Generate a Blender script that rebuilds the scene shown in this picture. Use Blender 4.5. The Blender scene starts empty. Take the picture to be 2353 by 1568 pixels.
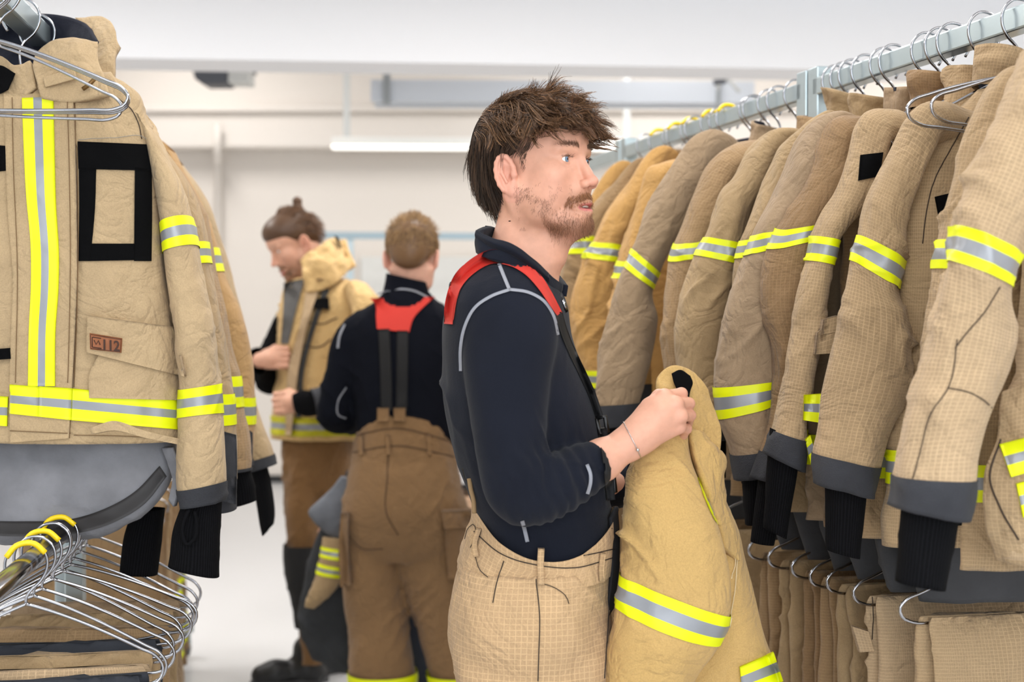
import bpy, math, random
import numpy as np
from mathutils import Vector, Matrix
from mathutils.bvhtree import BVHTree
C = bpy.context.scene.collection
PI = math.pi
rnd = random.Random(7)
# ---------------------------------------------------------------- camera frame
FPX = 3268.0; CAMZ = 1.42; PITCH = math.atan(74/FPX)
CAM = np.array([0, 0, CAMZ])
def ray(px, py):
    x = (px-1176.5)/FPX; y = (784-py)/FPX
    c, s = math.cos(PITCH), math.sin(PITCH)
    return np.array([x, c+y*s, -s+y*c])
def P(px, py, d):
    r = ray(px, py); return CAM + r*(d/r[1])
# ---------------------------------------------------------------- noise
def _h(ix, iy, iz, seed):
    n = (ix*374761393 + iy*668265263 + iz*2147483647 + seed*974634777) & 0x7fffffff
    n = ((n ^ (n >> 13))*1274126177) & 0x7fffffff
    n = ((n ^ (n >> 16))*1103515245) & 0x7fffffff
    return (n & 0xffff)/32767.5 - 1
def noise(p, seed=0):
    p = np.asarray(p, float); f = np.floor(p).astype(np.int64); t = p-f; t = t*t*t*(t*(t*6-15)+10)
    r = 0
    for dx in (0, 1):
        wx = t[..., 0] if dx else 1-t[..., 0]
        for dy in (0, 1):
            wy = t[..., 1] if dy else 1-t[..., 1]
            for dz in (0, 1):
                wz = t[..., 2] if dz else 1-t[..., 2]
                r = r + wx*wy*wz*_h(f[..., 0]+dx, f[..., 1]+dy, f[..., 2]+dz, seed)
    return r
def fbm(p, seed=0, o=3):
    p = np.asarray(p, float); r = 0; a = 1.0
    for i in range(o):
        r = r + a*noise(p*(2.03**i)+i*17.3, seed+i); a *= .5
    return r/1.6
def ridge(p, seed=0):
    return 1-np.abs(noise(p, seed))*2.2
def folds(p, seed=0, amp=.006, crease=.004, stretch=(9, 9, 3.2)):
    p = np.asarray(p, float)
    w = np.stack([fbm(p*5, seed+50, 2), fbm(p*5+9, seed+51, 2), fbm(p*5+21, seed+52, 2)], -1)*.05
    q = p+w
    d = amp*fbm(q*np.array(stretch)*1.6, seed, 2) if amp else 0.
    if not crease: return d
    mask = np.clip(.5+fbm(p*6, seed+70, 2)*1.4, 0, 1)
    qq = q.copy(); qq[..., 2] += q[..., 0]*(1.1 if seed % 2 else -1.1)
    r1 = np.clip(ridge(qq*np.array([7, 7, 14]), seed+3), 0, 1)**2.4
    r2 = np.clip(ridge(q*np.array([22, 22, 30]), seed+5), 0, 1)**2
    return d + crease*mask*(r1-.35) + crease*.35*(r2-.3)*mask
# ---------------------------------------------------------------- materials
MATS = {}
def srgb(c):
    c = [x/255 for x in c[:3]]
    return tuple((x/12.92 if x <= .04045 else ((x+.055)/1.055)**2.4) for x in c)+(1,)
class NT:
    def __init__(s, name):
        m = bpy.data.materials.new(name); m.use_nodes = True; s.m = m; s.t = m.node_tree
        s.b = s.t.nodes['Principled BSDF']
    def n(s, typ, **kw):
        nd = s.t.nodes.new(typ)
        for k, v in kw.items():
            if k.startswith('i_'):
                k = k[2:]
                nd.inputs[int(k) if k.isdigit() else k].default_value = v
            else: setattr(nd, k, v)
        return nd
    def l(s, a, b): s.t.links.new(a, b)
    def math(s, op, a, b=None, c=None):
        nd = s.n('ShaderNodeMath', operation=op)
        for i, x in enumerate((a, b, c)):
            if x is None: continue
            if hasattr(x, 'links'): s.l(x, nd.inputs[i])
            else: nd.inputs[i].default_value = x
        return nd.outputs[0]
    def mix(s, f, a, b, mode='MIX'):
        nd = s.n('ShaderNodeMix', data_type='RGBA', blend_type=mode)
        for sock, x in ((nd.inputs[0], f), (nd.inputs[6], a), (nd.inputs[7], b)):
            if hasattr(x, 'links'): s.l(x, sock)
            else: sock.default_value = x
        return nd.outputs[2]
    def noise(s, scale, vec=None, detail=3, rough=.55, dist=0):
        nd = s.n('ShaderNodeTexNoise'); nd.inputs['Scale'].default_value = scale
        nd.inputs['Detail'].default_value = detail; nd.inputs['Roughness'].default_value = rough; nd.inputs['Distortion'].default_value = dist
        if vec is not None: s.l(vec, nd.inputs['Vector'])
        return nd.outputs['Fac']
    def rng(s, x, a, b, c=0., d=1.):
        nd = s.n('ShaderNodeMapRange'); s.l(x, nd.inputs[0])
        for i, v in zip((1, 2, 3, 4), (a, b, c, d)): nd.inputs[i].default_value = v
        return nd.outputs[0]
    def bump(s, h, strength, dist, nrm=None):
        nd = s.n('ShaderNodeBump'); nd.inputs['Strength'].default_value = strength; nd.inputs['Distance'].default_value = dist
        s.l(h, nd.inputs['Height'])
        if nrm is not None: s.l(nrm, nd.inputs['Normal'])
        return nd.outputs[0]
def M(name, col, rough=.6, metal=0., spec=.5, bumpscale=None, bs=.2, bd=.001, emit=None, coat=0, sheen=0, var=0, trans=0):
    if name in MATS: return MATS[name]
    t = NT(name); b = t.b
    b.inputs['Base Color'].default_value = srgb(col); b.inputs['Roughness'].default_value = rough
    b.inputs['Metallic'].default_value = metal; b.inputs['Specular IOR Level'].default_value = spec
    b.inputs['Coat Weight'].default_value = coat; b.inputs['Sheen Weight'].default_value = sheen
    if trans: b.inputs['Transmission Weight'].default_value = trans
    tc = t.n('ShaderNodeTexCoord')
    if var:
        v = t.rng(t.noise(9, tc.outputs['Object'], 4), .3, .7, 1-var, 1+var)
        t.l(t.mix(1., srgb(col), v, 'MULTIPLY'), b.inputs['Base Color'])
    if bumpscale: t.l(t.bump(t.noise(bumpscale, tc.outputs['Object'], 4), bs, bd), b.inputs['Normal'])
    if emit:
        b.inputs['Emission Color'].default_value = srgb(col); b.inputs['Emission Strength'].default_value = emit
    MATS[name] = t.m; return t.m
def FAB(name, col, grid=0., pitch=.0062, gcol=None, wear=.10, tuft=.35, obj=False):
    """woven cloth; grid>0 adds the lighter ripstop squares. UVs are metres."""
    if name in MATS: return MATS[name]
    t = NT(name); b = t.b
    tc = t.n('ShaderNodeTexCoord'); O = tc.outputs['Object']; U = tc.outputs['UV']
    b.inputs['Roughness'].default_value = .9; b.inputs['Specular IOR Level'].default_value = .15
    b.inputs['Sheen Weight'].default_value = .12; b.inputs['Sheen Roughness'].default_value = .6
    base = srgb(col)
    n1 = t.rng(t.noise(5, O, 5, .6, .4), .3, .7, 1-wear, 1+wear)
    n2 = t.rng(t.noise(420, O, 2), .25, .75, .9, 1.1)
    c = t.mix(1., base, t.math('MULTIPLY', n1, n2), 'MULTIPLY')
    h = t.noise(520, O, 2)
    if grid:
        sp = t.n('ShaderNodeSeparateXYZ'); t.l(U, sp.inputs[0])
        wob = t.rng(t.noise(40, O, 2), 0, 1, -.12, .12)
        ls = []
        for i in (0, 1):
            f = t.math('FRACT', t.math('ADD', t.math('MULTIPLY', sp.outputs[i], 1/pitch), wob))
            ls.append(t.rng(t.math('ABSOLUTE', t.math('SUBTRACT', f, .5)), .04, .11, 1, 0))
        g = t.math('MULTIPLY', t.math('MAXIMUM', ls[0], ls[1]), grid)
        g2 = t.math('MULTIPLY', g, t.rng(t.noise(14, O, 3), .3, .65, .45, 1))
        c = t.mix(g2, c, srgb(gcol or tuple(min(255, x*1.32+14) for x in col)))
        h = t.math('ADD', t.math('MULTIPLY', h, .6), g)
    t.l(c, b.inputs['Base Color'])
    n = t.bump(t.noise(26, O, 4, .6, .8), tuft, .010)
    cr = t.math('ABSOLUTE', t.math('SUBTRACT', t.noise(9, O, 3, .5, 1.6), .5))
    n = t.bump(t.rng(cr, 0, .10), .32, .008*tuft/.35, n)
    mp = t.n('ShaderNodeMapping'); mp.inputs['Scale'].default_value = (1, 1, .35); mp.inputs['Rotation'].default_value = (.3, .5, 0); t.l(O, mp.inputs[0])
    cr2 = t.math('ABSOLUTE', t.math('SUBTRACT', t.noise(24, mp.outputs[0], 2, .5, 1.0), .5))
    n = t.bump(t.rng(cr2, 0, .08), .16, .004, n)
    t.l(t.bump(h, .35, .0008, n), b.inputs['Normal'])
    MATS[name] = t.m; return t.m
def KNIT(name, col):
    if name in MATS: return MATS[name]
    t = NT(name); b = t.b; tc = t.n('ShaderNodeTexCoord')
    sp = t.n('ShaderNodeSeparateXYZ'); t.l(tc.outputs['UV'], sp.inputs[0])
    w = t.math('SINE', t.math('MULTIPLY', sp.outputs[0], 2*PI/.0042))
    b.inputs['Roughness'].default_value = .95; b.inputs['Specular IOR Level'].default_value = .1
    t.l(t.mix(t.rng(w, -1, 1), srgb(tuple(x*.7 for x in col)), srgb(tuple(min(255, x*1.35) for x in col))), b.inputs['Base Color'])
    t.l(t.bump(w, .6, .001, t.bump(t.noise(500, tc.outputs['Object'], 2), .4, .001)), b.inputs['Normal'])
    MATS[name] = t.m; return t.m
# ---------------------------------------------------------------- objects
def mk(name, V, F, mat, parent=None, uv=None, mi=None, col=None, smooth=True):
    me = bpy.data.meshes.new(name)
    V = np.asarray(V, np.float32).reshape(-1, 3); 
    if isinstance(F, np.ndarray):
        nf, k = F.shape
        me.vertices.add(len(V)); me.vertices.foreach_set('co', V.ravel())
        me.loops.add(nf*k); me.loops.foreach_set('vertex_index', F.astype(np.int32).ravel())
        me.polygons.add(nf); me.polygons.foreach_set('loop_start', np.arange(nf, dtype=np.int32)*k)
        me.polygons.foreach_set('loop_total', np.full(nf, k, np.int32))
        me.update(calc_edges=True); me.validate()
    else: me.from_pydata(V.tolist(), [], [tuple(f) for f in F])
    if smooth: me.polygons.foreach_set('use_smooth', [True]*len(me.polygons))
    for m in (mat if isinstance(mat, (list, tuple)) else [mat]): me.materials.append(m)
    if mi is not None: me.polygons.foreach_set('material_index', np.asarray(mi, np.int32))
    if uv is not None:
        L = me.uv_layers.new(name='UVMap'); li = np.zeros(len(me.loops), np.int32); me.loops.foreach_get('vertex_index', li)
        uv = np.asarray(uv, np.float32)
        L.data.foreach_set('uv', (uv[li] if len(uv) == len(V) else uv).ravel())
    if col is not None:
        a = me.color_attributes.new('Col', 'FLOAT_COLOR', 'POINT'); a.data.foreach_set('color', np.asarray(col, np.float32).ravel())
    me.update()
    o = bpy.data.objects.new(name, me); C.objects.link(o)
    if parent is not None: attach(o, parent)
    return o
def attach(o, parent):
    o.parent = parent
    loc = parent.location
    if o.type == 'MESH':   # mesh data is written in world space; bring it into the parent's frame
        base = np.array(loc) if parent.parent is None else np.array(parent['_base'])
        n = len(o.data.vertices); a = np.zeros(n*3, np.float32); o.data.vertices.foreach_get('co', a)
        a = a.reshape(-1, 3) - base.astype(np.float32); o.data.vertices.foreach_set('co', a.ravel()); o.data.update()
        o['_base'] = [float(x) for x in base]
def root(name, loc, label, cat, group=None):
    o = bpy.data.objects.new(name, None); C.objects.link(o); o.location = [float(x) for x in loc]
    o.empty_display_size = .05; return tag(o, label, cat, group)
def tag(o, label, cat, group=None, kind=None):
    if label: o['label'] = label
    if cat: o['category'] = cat
    if group: o['group'] = group
    if kind: o['kind'] = kind
    return o
def struct(o): o['kind'] = 'structure'; return o
def gridF(nv, nu, closed):
    i = np.arange(nv-1)[:, None]*nu; j = np.arange(nu if closed else nu-1)[None]
    j2 = (j+1) % nu
    return np.stack([i+j, i+j2, i+nu+j2, i+nu+j], -1).reshape(-1, 4)
def box(name, lo, hi, mat, parent=None, bev=0.):
    x0, y0, z0 = lo; x1, y1, z1 = hi
    V = [(x, y, z) for z in (z0, z1) for y in (y0, y1) for x in (x0, x1)]
    F = [(0, 2, 3, 1), (4, 5, 7, 6), (0, 1, 5, 4), (2, 6, 7, 3), (0, 4, 6, 2), (1, 3, 7, 5)]
    o = mk(name, V, F, mat, parent, smooth=False)
    if bev:
        b = o.modifiers.new('Bevel', 'BEVEL'); b.width = bev; b.segments = 2
    return o
def obox(name, a, b, w, h, mat, parent=None, up=(0, 0, 1), bev=0.):
    """a bar from a to b, w wide and h high"""
    a = np.array(a, float); b = np.array(b, float); t = (b-a)/np.linalg.norm(b-a); up = np.array(up, float)
    s = np.cross(t, up); s /= np.linalg.norm(s); u = np.cross(s, t)
    V = [q+s*sx*w/2+u*sz*h/2 for sz in (-1, 1) for q in (a, b) for sx in (-1, 1)]
    F = [(0, 2, 3, 1), (4, 5, 7, 6), (0, 1, 5, 4), (2, 6, 7, 3), (0, 4, 6, 2), (1, 3, 7, 5)]
    o = mk(name, V, F, mat, parent, smooth=False)
    if bev:
        m = o.modifiers.new('Bevel', 'BEVEL'); m.width = bev; m.segments = 2
    return o
def cat(X, K, closed=False):
    """catmull-rom through K points, sampled at X in 0..1 (chord length)"""
    K = np.asarray(K, float); n = len(K)
    s = np.r_[0, np.cumsum(np.linalg.norm(np.diff(K[:, :3], axis=0), axis=1)+1e-9)]; s /= s[-1]
    return cat_s(X, K, s)
def cat_s(X, K, s):
    n = len(K); X = np.asarray(X, float)
    i = np.clip(np.searchsorted(s, X, side='right')-1, 0, n-2)
    h = (s[i+1]-s[i]); t = ((X-s[i])/h)[..., None]
    m = np.zeros_like(K)
    m[0] = (K[1]-K[0])/(s[1]-s[0]); m[-1] = (K[-1]-K[-2])/(s[-1]-s[-2])
    for k in range(1, n-1):
        d0 = (K[k]-K[k-1])/(s[k]-s[k-1]); d1 = (K[k+1]-K[k])/(s[k+1]-s[k])
        w0, w1 = s[k+1]-s[k], s[k]-s[k-1]
        m[k] = (d0*w0+d1*w1)/(w0+w1)
    t2, t3 = t*t, t*t*t
    return (2*t3-3*t2+1)*K[i]+(t3-2*t2+t)*h[..., None]*m[i]+(-2*t3+3*t2)*K[i+1]+(t3-t2)*h[..., None]*m[i+1]
def wireV(K, r, n=6, sm=None, closed=False):
    K = np.asarray(K, float)
    if sm: K = cat(np.linspace(0, 1, sm), K)
    T = np.gradient(K, axis=0); T /= np.linalg.norm(T, axis=1)[:, None]+1e-12
    u = np.cross(T[0], (0.13, .2, .97)); u /= np.linalg.norm(u); U = [u]
    for i in range(1, len(K)):
        u = U[-1]-T[i]*np.dot(U[-1], T[i]); u /= np.linalg.norm(u)+1e-12; U.append(u)
    U = np.array(U); W = np.cross(T, U)
    th = np.arange(n)*2*PI/n
    rr = np.broadcast_to(np.asarray(r, float).reshape(-1, 1, 1), (len(K), 1, 1)) if np.ndim(r) else r
    V = K[:, None]+rr*(U[:, None]*np.cos(th)[None, :, None]+W[:, None]*np.sin(th)[None, :, None])
    F = gridF(len(K), n, True)
    V = np.concatenate([V.reshape(-1, 3), K[:1], K[-1:]])
    a = len(V)-2; base = (len(K)-1)*n
    caps = [(a, (j+1) % n, j, j) for j in range(n)]+[(a+1, base+j, base+(j+1) % n, base+(j+1) % n) for j in range(n)]
    return V, F, [c[:3] for c in caps]
def wire(name, K, r, mat, parent=None, n=8, sm=None):
    V, F, caps = wireV(K, r, n, sm)
    return mk(name, V, [tuple(f) for f in F]+caps, mat, parent)
def multi(name, parts, mat, parent=None):
    """several closed shells that make up one part"""
    VV, FF, o = [], [], 0
    for V, F, caps in parts:
        VV.append(V); FF += [tuple(int(x)+o for x in f) for f in F]+[tuple(int(x)+o for x in f) for f in caps]; o += len(V)
    return mk(name, np.concatenate(VV), FF, mat, parent)
# ---------------------------------------------------------------- tubes
class Tube:
    def __init__(s, Cn, A, B, e=2.3, seed=0, amp=.006, crease=.004, stretch=(9, 9, 3.2), fade=.0):
        s.K = np.concatenate([np.asarray(Cn, float), np.asarray(A, float), np.asarray(B, float)], 1)
        d = np.linalg.norm(np.diff(s.K[:, :3], axis=0), axis=1)+.3*np.linalg.norm(np.diff(s.K[:, 3:6], axis=0), axis=1)+1e-6
        s.s = np.r_[0, np.cumsum(d)]; s.len = s.s[-1]; s.s = s.s/s.s[-1]
        s.e = e; s.seed = seed; s.amp = amp; s.crease = crease; s.stretch = stretch; s.fade = fade; s.em = None
    def raw(s, u, v):
        k = cat_s(np.clip(v, 0, 1), s.K, s.s); th = u*2*PI
        c, n = np.cos(th), np.sin(th); q = 2/s.e
        c = np.sign(c)*np.abs(c)**q; n = np.sign(n)*np.abs(n)**q
        p = k[..., :3]+k[..., 3:6]*c[..., None]+k[..., 6:9]*n[..., None]
        return p
    def ev(s, u, v, off=0.):
        u, v = np.broadcast_arrays(np.asarray(u, float), np.asarray(v, float)); e = 1e-3
        p = s.raw(u, v); du = s.raw(u+e*4, v)-s.raw(u-e*4, v); dv = s.raw(u, np.minimum(v+e*4, 1))-s.raw(u, np.maximum(v-e*4, 0))
        n = np.cross(du, dv); n /= np.linalg.norm(n, axis=-1)[..., None]+1e-12
        k = cat_s(np.clip(v, 0, 1), s.K, s.s); sg = np.sign(np.sum(n*(p-k[..., :3]), -1)); n *= sg[..., None]
        if s.em is not None:   # creases gather round the elbow
            d = folds(p, s.seed, s.amp, 0, s.stretch)+folds(p, s.seed, 0, s.crease, s.stretch)*(.2+.8*np.exp(-((v-s.em)/.17)**2))
        else: d = folds(p, s.seed, s.amp, s.crease, s.stretch) if s.amp or s.crease else 0
        if s.fade: d = d*np.clip(v/s.fade, 0, 1)
        return p+n*(d+off)[..., None] if np.ndim(d+off) else p+n*(d+off)
    def mesh(s, name, mat, parent=None, nu=48, nv=70, v0=0, v1=1, off=0., turn=None, cap0=False, cap1=False, mi=None, u0=0, u1=1):
        closed = (u1-u0) >= .999
        us = u0+(u1-u0)*(np.arange(nu)/nu if closed else np.linspace(0, 1, nu)); vs = np.linspace(v0, v1, nv)
        U, Vv = np.meshgrid(us, vs); Pn = s.ev(U, Vv, off)
        if turn:
            n0 = s.ev(U[-1:], Vv[-1:], off-turn); n1 = s.ev(U[-1:], Vv[-1:]-.05, off-turn*1.3)
            Pn = np.concatenate([Pn, n0, n1]); U = np.concatenate([U, U[-1:], U[-1:]]); Vv = np.concatenate([Vv, Vv[-1:]+.01, Vv[-1:]+.03])
        NV = len(Pn); per = 2*PI*np.mean(np.linalg.norm(s.K[:, 3:6], axis=1))*.85
        ucol = U*per
        if closed:
            Pn = np.concatenate([Pn, Pn[:, :1]], 1); ucol = np.concatenate([ucol, ucol[:, :1]+per], 1); Vv = np.concatenate([Vv, Vv[:, :1]], 1)
        nn = Pn.shape[1]; F = gridF(NV, nn, False)
        uv = np.stack([ucol, Vv*s.len], -1).reshape(-1, 2)
        V = Pn.reshape(-1, 3)
        F = [tuple(f) for f in F.tolist()]
        for flag, row in ((cap0, 0), (cap1, NV-1)):
            if flag:
                c = Pn[row].mean(0); V = np.concatenate([V, c[None]]); uv = np.concatenate([uv, uv[row*nn:row*nn+1]]); ci = len(V)-1
                F += [(ci, row*nn+j+1, row*nn+j) if row == 0 else (ci, row*nn+j, row*nn+j+1) for j in range(nn-1)]
        m = None
        if mi is not None:
            m = [mi((i//(nn-1)+.5)/(NV-1)) if i < (NV-1)*(nn-1) else 0 for i in range(len(F))]
        o = mk(name, V, F, mat, parent, uv=uv, mi=m)
        weld(o); return o
    def band(s, name, v0, v1, mats, parent=None, off=.0022, nu=48, u0=0, u1=1, nv=16):
        """reflective trim: yellow, silver, yellow"""
        return s.mesh(name, mats, parent, nu=nu, nv=nv, v0=v0, v1=v1, off=off, u0=u0, u1=u1, mi=lambda f: 1 if .335 < f < .665 else 0)
def weld(o, d=1e-5):
    import bmesh
    bm = bmesh.new(); bm.from_mesh(o.data); bmesh.ops.remove_doubles(bm, verts=bm.verts, dist=d)
    bmesh.ops.recalc_face_normals(bm, faces=bm.faces); bm.to_mesh(o.data); bm.free()
def pxTube(rings, thick, e=2.3, dz=None, **kw):
    """rings: (xl,yl,xr,yr,depth) as measured; thick: half depth in metres (list or number)"""
    L = np.array([P(r[0], r[1], r[4]) for r in rings]); R = np.array([P(r[2], r[3], r[4]+(r[5] if len(r) > 5 else 0)) for r in rings])
    Cn = (L+R)/2; A = (R-L)/2; T = np.gradient(Cn, axis=0); T /= np.linalg.norm(T, axis=1)[:, None]
    B = np.cross(A, T); B /= np.linalg.norm(B, axis=1)[:, None]
    B *= np.where(B[:, 1] > 0, -1, 1)[:, None]
    th = np.broadcast_to(np.asarray(thick, float), (len(Cn),))
    return Tube(Cn, A, B*th[:, None], e=e, **kw)
# ---------------------------------------------------------------- things laid on surfaces
def bvh_of(objs):
    vs, ps = [], []
    for o in objs:
        b = np.array(o['_base']) if '_base' in o else np.zeros(3); n0 = len(vs)
        vs += [tuple(np.array(v.co)+b) for v in o.data.vertices]; ps += [tuple(n0+i for i in p.vertices) for p in o.data.polygons]
    return BVHTree.FromPolygons(vs, ps)
def cast(bvh, px, py, off=.002, dflt=None):
    r = ray(px, py); r = r/np.linalg.norm(r)
    h, n, _, _ = bvh.ray_cast(Vector(CAM), Vector(r), 20)
    if h is None: return None
    if n.dot(Vector(r)) > 0: n = -n
    return np.array(h+n*off)
def decal(name, bvh, L, R, mat, parent, nv=24, nu=8, off=.0022, mi=None, thick=.0012, lens=None):
    """cloth piece between two edge lines, laid on the surface under it (depth found on the garment), with thickness"""
    L = cat(np.linspace(0, 1, nv), np.c_[np.array(L, float), np.zeros(len(L))])[:, :2] if len(L) > 2 else np.linspace(L[0], L[1], nv)
    R = cat(np.linspace(0, 1, nv), np.c_[np.array(R, float), np.zeros(len(R))])[:, :2] if len(R) > 2 else np.linspace(R[0], R[1], nv)
    G = np.full((nv, nu, 3), np.nan); D = np.full((nv, nu), np.nan)
    for i in range(nv):
        for j in range(nu):
            q = L[i]+(R[i]-L[i])*j/(nu-1); h = cast(bvh, q[0], q[1], 0)
            if h is not None: D[i, j] = h[1]
    if np.isnan(D).all(): print('decal miss', name); return None
    med = np.nanmedian(D); D = np.where(np.isnan(D) | (np.abs(D-med) > .12), med, D)
    for _ in range(1):
        Dp = np.pad(D, 1, mode='edge'); D = np.minimum(D, (Dp[:-2, 1:-1]+Dp[2:, 1:-1]+Dp[1:-1, :-2]+Dp[1:-1, 2:])/4)
    for i in range(nv):
        for j in range(nu):
            q = L[i]+(R[i]-L[i])*j/(nu-1); G[i, j] = P(q[0], q[1], D[i, j]-off)
    Gb = G.copy(); Gb[..., 1] += off+thick
    V = np.concatenate([G.reshape(-1, 3), Gb.reshape(-1, 3)]); F = gridF(nv, nu, False).tolist(); n = nv*nu
    m = [mi((i % (nu-1)+.5)/(nu-1), (i//(nu-1)+.5)/(nv-1)) if mi else 0 for i in range(len(F))]
    edge = [j for j in range(nu)]+[i*nu+nu-1 for i in range(1, nv)]+[(nv-1)*nu+j for j in range(nu-2, -1, -1)]+[i*nu for i in range(nv-2, 0, -1)]
    for a, b in zip(edge, edge[1:]+edge[:1]): F.append([a, b, b+n, a+n]); m.append(0)
    wu = np.linalg.norm(G[:, -1]-G[:, 0], axis=1).mean(); lv = np.linalg.norm(np.diff(G[:, 0], axis=0), axis=1).sum()
    uu, vv = np.meshgrid(np.linspace(0, wu, nu), np.linspace(0, lv, nv)); uv = np.stack([uu, vv], -1).reshape(-1, 2)
    return mk(name, V, F, mat, parent, uv=np.concatenate([uv, uv]), mi=m)
def seam(name, bvh, pts, w, mat, parent, off=.001, n=None, r=None):
    """a stitched line following the garment surface, given as a small tube pressed on it"""
    pts = np.array(pts, float); n = n or max(6, int(np.linalg.norm(np.diff(pts, axis=0), axis=1).sum()/9))
    q = cat(np.linspace(0, 1, n), np.c_[pts, np.zeros(len(pts))])[:, :2] if len(pts) > 2 else np.linspace(pts[0], pts[1], n)
    K = [cast(bvh, a, b, off) for a, b in q]; K = np.array([k for k in K if k is not None])
    if len(K) < 4: print('seam miss', name); return None
    med = np.median(K[:, 1]); K = K[np.abs(K[:, 1]-med) < .3]
    return wire(name, K, w/2, mat, parent, n=6)
HV = lambda: [M('hi_vis_yellow', (236, 244, 8), .45, spec=.4), M('retroreflective_grey', (150, 152, 156), .35, metal=.25, bumpscale=90, bs=.15)]
# ================================================================ camera, room, light
cam = bpy.data.objects.new('camera', bpy.data.cameras.new('camera')); C.objects.link(cam)
cam.location = CAM; cam.rotation_euler = (PI/2-PITCH, 0, 0)
cam.data.sensor_width = 36; cam.data.lens = FPX/2353*36; cam.data.clip_end = 60; cam.data.clip_start = .05
cam.data.dof.use_dof = True; cam.data.dof.focus_distance = 2.55; cam.data.dof.aperture_fstop = 3.2
bpy.context.scene.camera = cam
S = bpy.context.scene
S.view_settings.view_transform = 'Standard'; S.view_settings.look = 'None'; S.view_settings.gamma = 1; S.view_settings.exposure = 0.30
S.cycles.max_bounces = 4; S.cycles.diffuse_bounces = 3; S.cycles.glossy_bounces = 2; S.cycles.use_adaptive_sampling = True; S.cycles.adaptive_threshold = .1; S.cycles.caustics_reflective = False; S.cycles.caustics_refractive = False
W = bpy.data.worlds.new('world'); S.world = W; W.use_nodes = True
W.node_tree.nodes['Background'].inputs[0].default_value = (.86, .93, 1.0, 1); W.node_tree.nodes['Background'].inputs[1].default_value = 1.0
def area(name, loc, size, power, col, rot=(0, 0, 0), size_y=None):
    l = bpy.data.lights.new(name, 'AREA'); l.energy = power; l.size = size; l.color = col; l.shape = 'RECTANGLE'; l.size_y = size_y or size
    o = bpy.data.objects.new(name, l); C.objects.link(o); o.location = loc; o.rotation_euler = rot; return o
for x in (-2.6, 0.0, 2.6):
    for y in (.2, 3.0, 5.8):
        area('ceiling_light', (x, y, 3.36), .6, {.2: 24, 3.0: 24, 5.8: 48}[y], (1, .97, .93), size_y=1.5)
for x in (-2.5, 1.0, 3.5): area('ceiling_light', (x, 9.9, 3.82), .6, 31, (1, .965, .93), size_y=1.2)
area('window_light', (1.2, -3.2, 2.0), 5.0, 115, (.90, .95, 1.0), (math.radians(99), 0, math.radians(4)), size_y=2.2)
wallm = M('wall_paint', (236, 229, 221), .85, bumpscale=120, bs=.08)
white = M('white_paint', (240, 241, 244), .7, bumpscale=60, bs=.04)
def floor_mat():
    t = NT('floor_vinyl'); b = t.b; tc = t.n('ShaderNodeTexCoord')
    v = t.rng(t.noise(.8, tc.outputs['Object'], 2), .3, .7, .985, 1.015)
    t.l(t.mix(1., srgb((208, 208, 209)), v, 'MULTIPLY'), b.inputs['Base Color'])
    b.inputs['Roughness'].default_value = .3
    b.inputs['Specular IOR Level'].default_value = .5; return t.m
struct(box('floor', (-5, -3.5, -.1), (5, 11.7, 0), floor_mat()))
struct(box('ceiling', (-5, -3.5, 3.4), (5, 8.1, 3.5), white))
struct(box('ceiling.001', (-5, 8.0, 3.9), (5, 11.8, 4.0), white))
struct(box('wall_back', (-5, 11.6, 0), (5, 11.75, 3.9), wallm))
struct(box('wall_left', (-5.1, -3.5, 0), (-5, 11.7, 3.9), wallm))
struct(box('wall_right', (5, -3.5, 0), (5.1, 11.7, 3.9), wallm))
struct(box('trim_1', (-5, 11.34, 2.70), (5, 11.6, 3.9), wallm, bev=.02))
struct(box('trim_2', (-5, 11.28, 2.98), (5, 11.34, 3.03), wallm, bev=.01))
struct(box('baseboard_back', (-5, 11.58, 0), (5, 11.6, .06), M('baseboard_black', (34, 34, 36), .5)))
# downstand beam, very slightly askew to the back wall
bl, br_ = P(-300, 121, 7.9), P(2700, 196, 8.6)
V = []
for q in (bl, br_):
    for dy, dz in ((0, 0), (.42, 0), (.42, .95), (0, .95)): V.append((q[0], q[1]+dy, 2.83+dz))
struct(mk('trim_3', V, [(0, 4, 5, 1), (1, 5, 6, 2), (2, 6, 7, 3), (3, 7, 4, 0), (0, 1, 2, 3), (4, 7, 6, 5)], white, smooth=False))
# wall pipe
o = wire('wall_pipe', [P(500, 285, 11.25), P(500, 352, 11.25), P(500, 378, 11.5), P(500, 640, 11.5), P(500, 1095, 11.5)], .03, wallm, n=10)
tag(o, 'cream painted pipe running down the back wall', 'pipe')
zinc = M('zinc_plated_steel', (186, 200, 204), .28, metal=.75, bumpscale=300, bs=.05, var=.05)
chrome = M('chrome_wire', (172, 172, 176), .16, metal=1.)
blk = M('black_plastic', (22, 22, 24), .45)
rubber = M('grey_rubber', (70, 70, 72), .6)
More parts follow.
